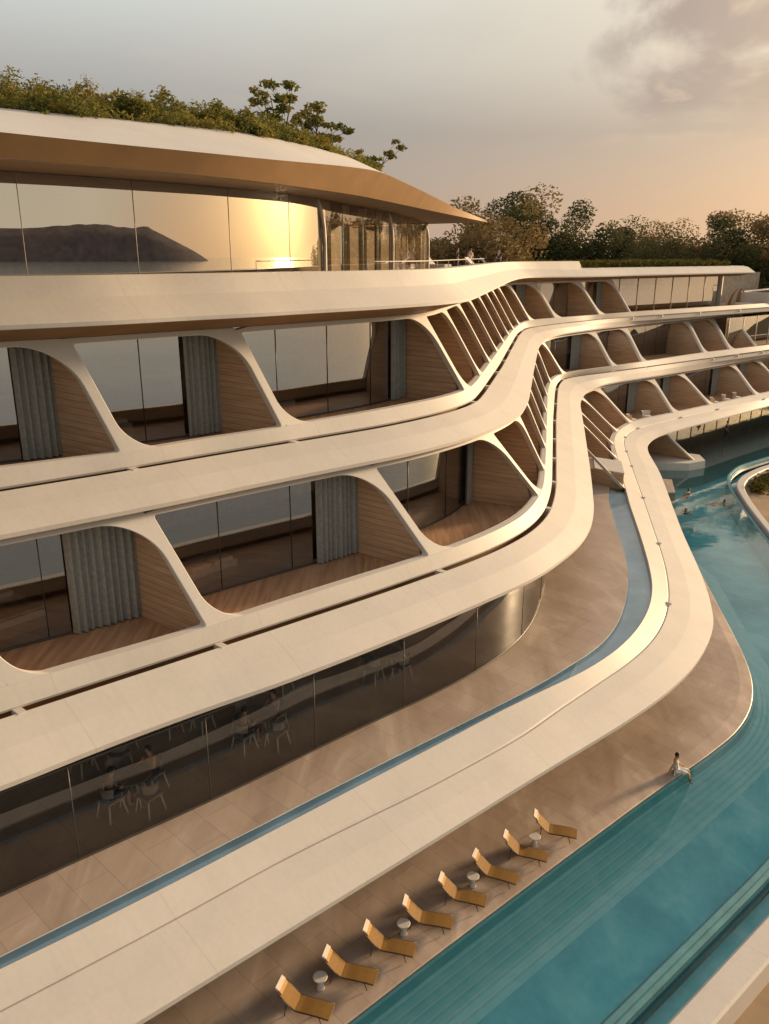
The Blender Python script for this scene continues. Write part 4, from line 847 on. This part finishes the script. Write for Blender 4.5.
for i, (u, off, key, z, l) in enumerate([(63.0, -.9, 'lin', 3.5, 'lowest right wing balcony, left of the pair by the bend'), (65.2, -1.0, 'lin', 3.5, 'lowest right wing balcony, right of the pair by the bend'), (75.6, -.9, 'lin', 3.5, 'lowest right wing balcony farther right, left chair'), (77.8, -1.0, 'lin', 3.5, 'lowest right wing balcony farther right, middle chair'), (79.6, -.9, 'lin', 3.5, 'lowest right wing balcony farther right, right chair')]):
    o = s0 if i == 0 else copy_tree(s0); o.location = X(u, w(key, u)+off, z+.005); o.rotation_euler = (0, 0, OUT + random.uniform(-.8, .8)); tag(o, 'white round chair, '+l, 'lounge chair', 'white balcony chairs')
# roof terrace loungers
def make_daybed():
    root = empty('daybed'); mb = MB(); mb.box((0, 0, .24), (1.9, .8, .16)); mb.build('base', 'pale_metal', root)
    mb = MB(); mb.box((.25, 0, .38), (1.4, .78, .14)); mb.build('mattress', 'white_fabric', root)
    mb = MB(); mb.box((-.68, 0, .60), (.75, .78, .14), tilt=Matrix.Rotation(R(42), 4, 'Y')); mb.build('backrest', 'white_fabric', root)
    for x in (-.8, .8):
        for y in (-.33, .33): mb = MB(); mb.box((x, y, .08), (.06, .06, .16)); mb.build('leg', 'pale_metal', root)
    return root
y0 = make_daybed()
for i, (u, q, l) in enumerate(((47.5, -35.2, 'nearest the lounge glass'), (52.0, -34.8, 'in the middle of the three'), (56.5, -36.5, 'farthest of the three'))):
    o = y0 if i == 0 else copy_tree(y0); o.location = X(u, q, 15.45); o.rotation_euler = (0, 0, OUT + .3*i); tag(o, 'white daybed on the roof terrace, '+l, 'daybed', 'white daybeds on the roof terrace')
# far right terrace: raised plunge pool box with glass rail, domed striped cabana
pb = empty('plunge_pool', X(103, w('a3', 103)-3.5, 11.05), YAW, 'white boxed plunge pool with glass rail at the far right terrace', 'plunge pool')
mb = MB(); mb.box((0, 1.9, .8), (14, .3, 1.6)); mb.box((0, -1.9, .8), (14, .3, 1.6)); mb.box((-6.85, 0, .8), (.3, 3.5, 1.6)); mb.box((6.85, 0, .8), (.3, 3.5, 1.6)); mb.box((0, 0, .4), (13.4, 3.5, .2)); mb.build('basin', 'cladding', pb)
mb = MB(); mb.quad((-6.7,-1.75,1.5), (6.7,-1.75,1.5), (6.7,1.75,1.5), (-6.7,1.75,1.5)); mb.build('water', 'solar_blue', pb)
mb = MB(); mb.tube([(-7, -2.1, 2.2), (7, -2.1, 2.2)], .04, 5)
for x in (-7, -2.3, 2.3, 7): mb.tube([(x, -2.1, 1.6), (x, -2.1, 2.2)], .03, 5)
mb.build('rail', 'pale_metal', pb)
cb = empty('cabana', X(94.6, w('a3', 94.6)-2.2, 11.05), YAW, 'domed brown and white striped cabana at the far right terrace', 'cabana')
for k_ in range(9):
    mb = MB(); a0, a1 = R(180*k_/9), R(180*(k_+1)/9-3); n = 8
    A = [Vector((1.5*math.cos(a0)*math.sin(R(90*i/n)), 1.5*math.sin(a0)*math.sin(R(90*i/n)), 2.1*math.cos(R(90*i/n)))) for i in range(n+1)]; B = [Vector((1.5*math.cos(a1)*math.sin(R(90*i/n)), 1.5*math.sin(a1)*math.sin(R(90*i/n)), 2.1*math.cos(R(90*i/n)))) for i in range(n+1)]
    mb.strip(A, B); mb.build('shade_panel', 'timber_trim' if k_ % 2 else 'white_fabric', cb)
mb = MB(); mb.lathe([(1.3, .2), (1.35, .25), (1.35, .5), (1.25, .55)], seg=20); mb.build('cushion', 'white_fabric', cb)

# ------------------------------------------------------------------ planting
# roof garden: dense mixed shrubs, one mass of many mounds
mb = MB()
for _ in range(480):
    u = random.uniform(-3, 37.5); t = random.random(); d = .15 + 6.0*t
    rad = random.uniform(.28, .75)*max(.35, min(1, (40-u)/14)); tall = random.uniform(.35, .95)*(.55+.75*min(1, t*2))*max(.3, min(1, (40-u)/15))
    zb = rtz(u) + .45*min(1, d/4)*max(0, min(1, (45.6-u)/12)); c0 = X(u, rt(u)-d, zb); ls = random.choice((.045, .055, .065, .08))
    for k in range(int(40 + 95*rad)):
        a1 = random.uniform(0, 6.28); e = math.asin(random.random()); q = random.uniform(.75, 1.05)
        p = c0 + Vector((math.cos(a1)*math.cos(e)*rad*q, math.sin(a1)*math.cos(e)*rad*q, math.sin(e)*tall*q)); clump_mesh(mb, p, .12, 5, ls)
for _ in range(900):
    u = random.uniform(-3, 37); clump_mesh(mb, X(u, rt(u)+.15-random.random()**2*1.2+.25*noise.noise(Vector((u*1.3, 2, 2))), rtz(u)+random.uniform(0, .16)), .16, 8, .06)
tag(mb.build('roof_garden', 'leaf_roof'), kind='stuff')
mb = MB()
for _ in range(2600):
    u = random.uniform(66.8, 91.5); clump_mesh(mb, X(u, w('a3', u)-2.0-random.uniform(0, 5), 15.42+random.uniform(0, .42)), .3, 7, .15)
tag(mb.build('roof_grass', 'grass_leaf'), kind='stuff')
mb = MB(); loft(mb, [(lambda u: rt(u)-.3, lambda u: rtz(u)+.06), (lambda u: rt(u)-4, lambda u: rtz(u)+.45*min(1,(45.6-u)/12)+.08), (lambda u: rt(u)-9, lambda u: rtz(u)+.45*min(1,(45.6-u)/12)+.1)], frange(-16, 38, .5)); tag(mb.build('roof_soil', 'earth'), kind='structure')
def tree(name, loc, h, spread, mat, label, group, style='round', nleaf=2600, leafs=.22, seed=0, base=.32):
    rnd = random.getstate(); random.seed(seed)
    root = empty(name, loc, 0, label, 'tree', group)
    tr = MB(); cr = MB(); tips = []
    def limb(p, d, L, r, lv):
        pts = [p]; n = 4; q = Vector(p); dd = d.copy()
        for i in range(n):
            dd = (dd + Vector((random.gauss(0,.10), random.gauss(0,.10), .05))).normalized(); q = q + dd*L/n; pts.append(q.copy())
        tr.tube(pts, [r*(1-.6*i/n) for i in range(n+1)], 6 if lv < 2 else 4, caps=False)
        if lv >= 2: tips.append(pts[-1]); tips.append(pts[2]); return
        for k in range(random.randint(3, 5) if lv else random.randint(4, 6)):
            t = random.uniform(.45, 1); s = pts[min(n, int(t*n))]; a = random.uniform(0, 6.28); e = R(random.uniform(20, 62) if style != 'palm' else 40)
            v = Vector((math.cos(a)*math.cos(e)*spread, math.sin(a)*math.cos(e)*spread, math.sin(e))).normalized()
            limb(s, v, L*random.uniform(.42, .62), r*.45, lv+1)
    if style == 'slim':
        for k in range(3):
            limb(Vector((random.uniform(-.2,.2), random.uniform(-.2,.2), 0)), Vector((random.gauss(0,.25), random.gauss(0,.25), 1)).normalized(), h*random.uniform(.55, .8), h*.012, 1)
        for p in tips: clump_mesh(cr, p, h*.085, max(3, nleaf//max(1,len(tips))), leafs, .5)
    elif style == 'palm':
        limb_pts = [Vector((0,0,0)), Vector((.1,.1,h*.5)), Vector((.2,.1,h*.8))]; tr.tube(limb_pts, [.28,.2,.18], 7)
        c = limb_pts[-1]
        for k in range(46):
            a = random.uniform(0, 6.28); e = R(random.uniform(-35, 75)); L = h*.30*random.uniform(.8, 1.15); v = Vector((math.cos(a)*math.cos(e), math.sin(a)*math.cos(e), math.sin(e))); p = c.copy()
            for i in range(9):
                p2 = p + v*L/9; v = (v + Vector((0,0,-.13))).normalized(); sd = v.cross(Vector((0,0,1))).normalized()
                for s in (-1, 1):
                    for j in range(2):
                        q = p.lerp(p2, j/2); n0 = len(cr.v); ln = L*.22*(1-.07*i); cr.v += [q, q + sd*s*ln + v*ln*.5 - Vector((0,0,ln*.45)), q + sd*s*ln*.9 + v*(ln*.5+.16) - Vector((0,0,ln*.45)), q + v*.20]; cr.face((n0, n0+1, n0+2, n0+3))
                p = p2
    else:
        limb(Vector((0,0,-.5)), Vector((random.gauss(0,.05), random.gauss(0,.05), 1)).normalized(), h*.55, h*.022, 0)
        for k in range(int(len(tips)*.55)):
            a = random.uniform(0, 6.28); rr = math.sqrt(random.random())*h*.36*spread; tips.append(Vector((math.cos(a)*rr, math.sin(a)*rr, h*random.uniform(base, .86) - rr*.12)))
        for p in tips: clump_mesh(cr, p, h*random.uniform(.065, .115), max(4, nleaf//len(tips)), leafs, .75)
    tr.build('trunk', 'bark', root); cr.build('crown', mat, root); random.setstate(rnd); return root
tree('slender_tree', X(24.6, rt(24.6)-4.0, 20.2), 3.5, 1.0, 'leaf_roof', 'tallest slender open tree on the planted roof, leftmost of three', 'slender trees on the planted roof', 'slim', 900, .13, 3)
tree('slender_tree', X(28.4, rt(28.4)-3.6, 19.9), 3.6, 1.2, 'leaf_roof', 'slender open tree on the planted roof, middle one of three', 'slender trees on the planted roof', 'slim', 900, .13, 5)
tree('slender_tree', X(34.6, rt(34.6)-3.0, 19.3), 3.2, 1.2, 'leaf_roof', 'small slender tree at the right end of the planted roof', 'slender trees on the planted roof', 'slim', 800, .13, 9)
# row of trees on the hill behind the right wing: (pixel free) azimuth, distance, height, spread, material
TR = [(5.2, 92, 14.5, .9, 'leaf_gold', 'round', 'golden lit open tree rising beside the pointed roof tip'), (3.0, 100, 11, 1.1, 'leaf_dark', 'round', 'dark tree just behind the pointed roof tip'),
      (8.2, 112, 12.0, 1.3, 'leaf_mid', 'round', 'olive tree left of the broad dark tree'), (10.2, 118, 15.5, 1.25, 'leaf_dark', 'round', 'broad dark tree, largest in the row behind the right wing'), (13.0, 120, 14.0, 1.3, 'leaf_dark', 'round', 'broad dark tree touching the largest tree on its right side'),
      (15.2, 116, 11.0, 1.2, 'leaf_mid', 'round', 'lower olive tree right of the broad dark pair'), (16.9, 128, 14.5, .9, 'leaf_gold', 'round', 'tall thin golden tree right of centre in the row'), (18.6, 126, 11.5, 1.2, 'leaf_mid', 'round', 'bushy olive tree between two thin golden trees'),
      (20.4, 130, 14.5, .9, 'leaf_gold', 'round', 'thin golden tree left of the dark bushy one'), (22.4, 124, 11.5, 1.0, 'leaf_dark', 'round', 'dark bushy tree at the right of the row'), (24.4, 130, 12.5, 1.2, 'leaf_gold', 'round', 'golden bushy tree at the right edge of the photo'),
      (27.0, 128, 13, 1.2, 'leaf_mid', 'round', 'olive tree past the right edge of the row')]
for i, (az, d, h, sp, m_, st_, l) in enumerate(TR):
    x, y = math.sin(R(az))*d, math.cos(R(az))*d; z = ground_h(x, y)
    top = 16.5 + h*.68                     # crowns rise a little above the viewer's height
    tree('palm_tree' if st_ == 'palm' else 'garden_tree', (x, y, z), max(6, top - z), sp, m_, l, 'trees on the hill behind the right wing', st_, 26000, .22, 20+i, .15)
# far wood behind them
mb = MB()
for _ in range(1500):
    az = R(random.uniform(-6, 34)); d = random.uniform(128, 165); x, y = math.sin(az)*d, math.cos(az)*d; g_ = ground_h(x, y)
    clump_mesh(mb, Vector((x, y, g_ + random.uniform(.2, 1)*max(2.5, 17.6-g_) + 1.2*noise.noise(Vector((x*.12, y*.12, 0))))), 1.3, 34, .27, .8)
tag(mb.build('woodland', 'leaf_mid'), kind='stuff')
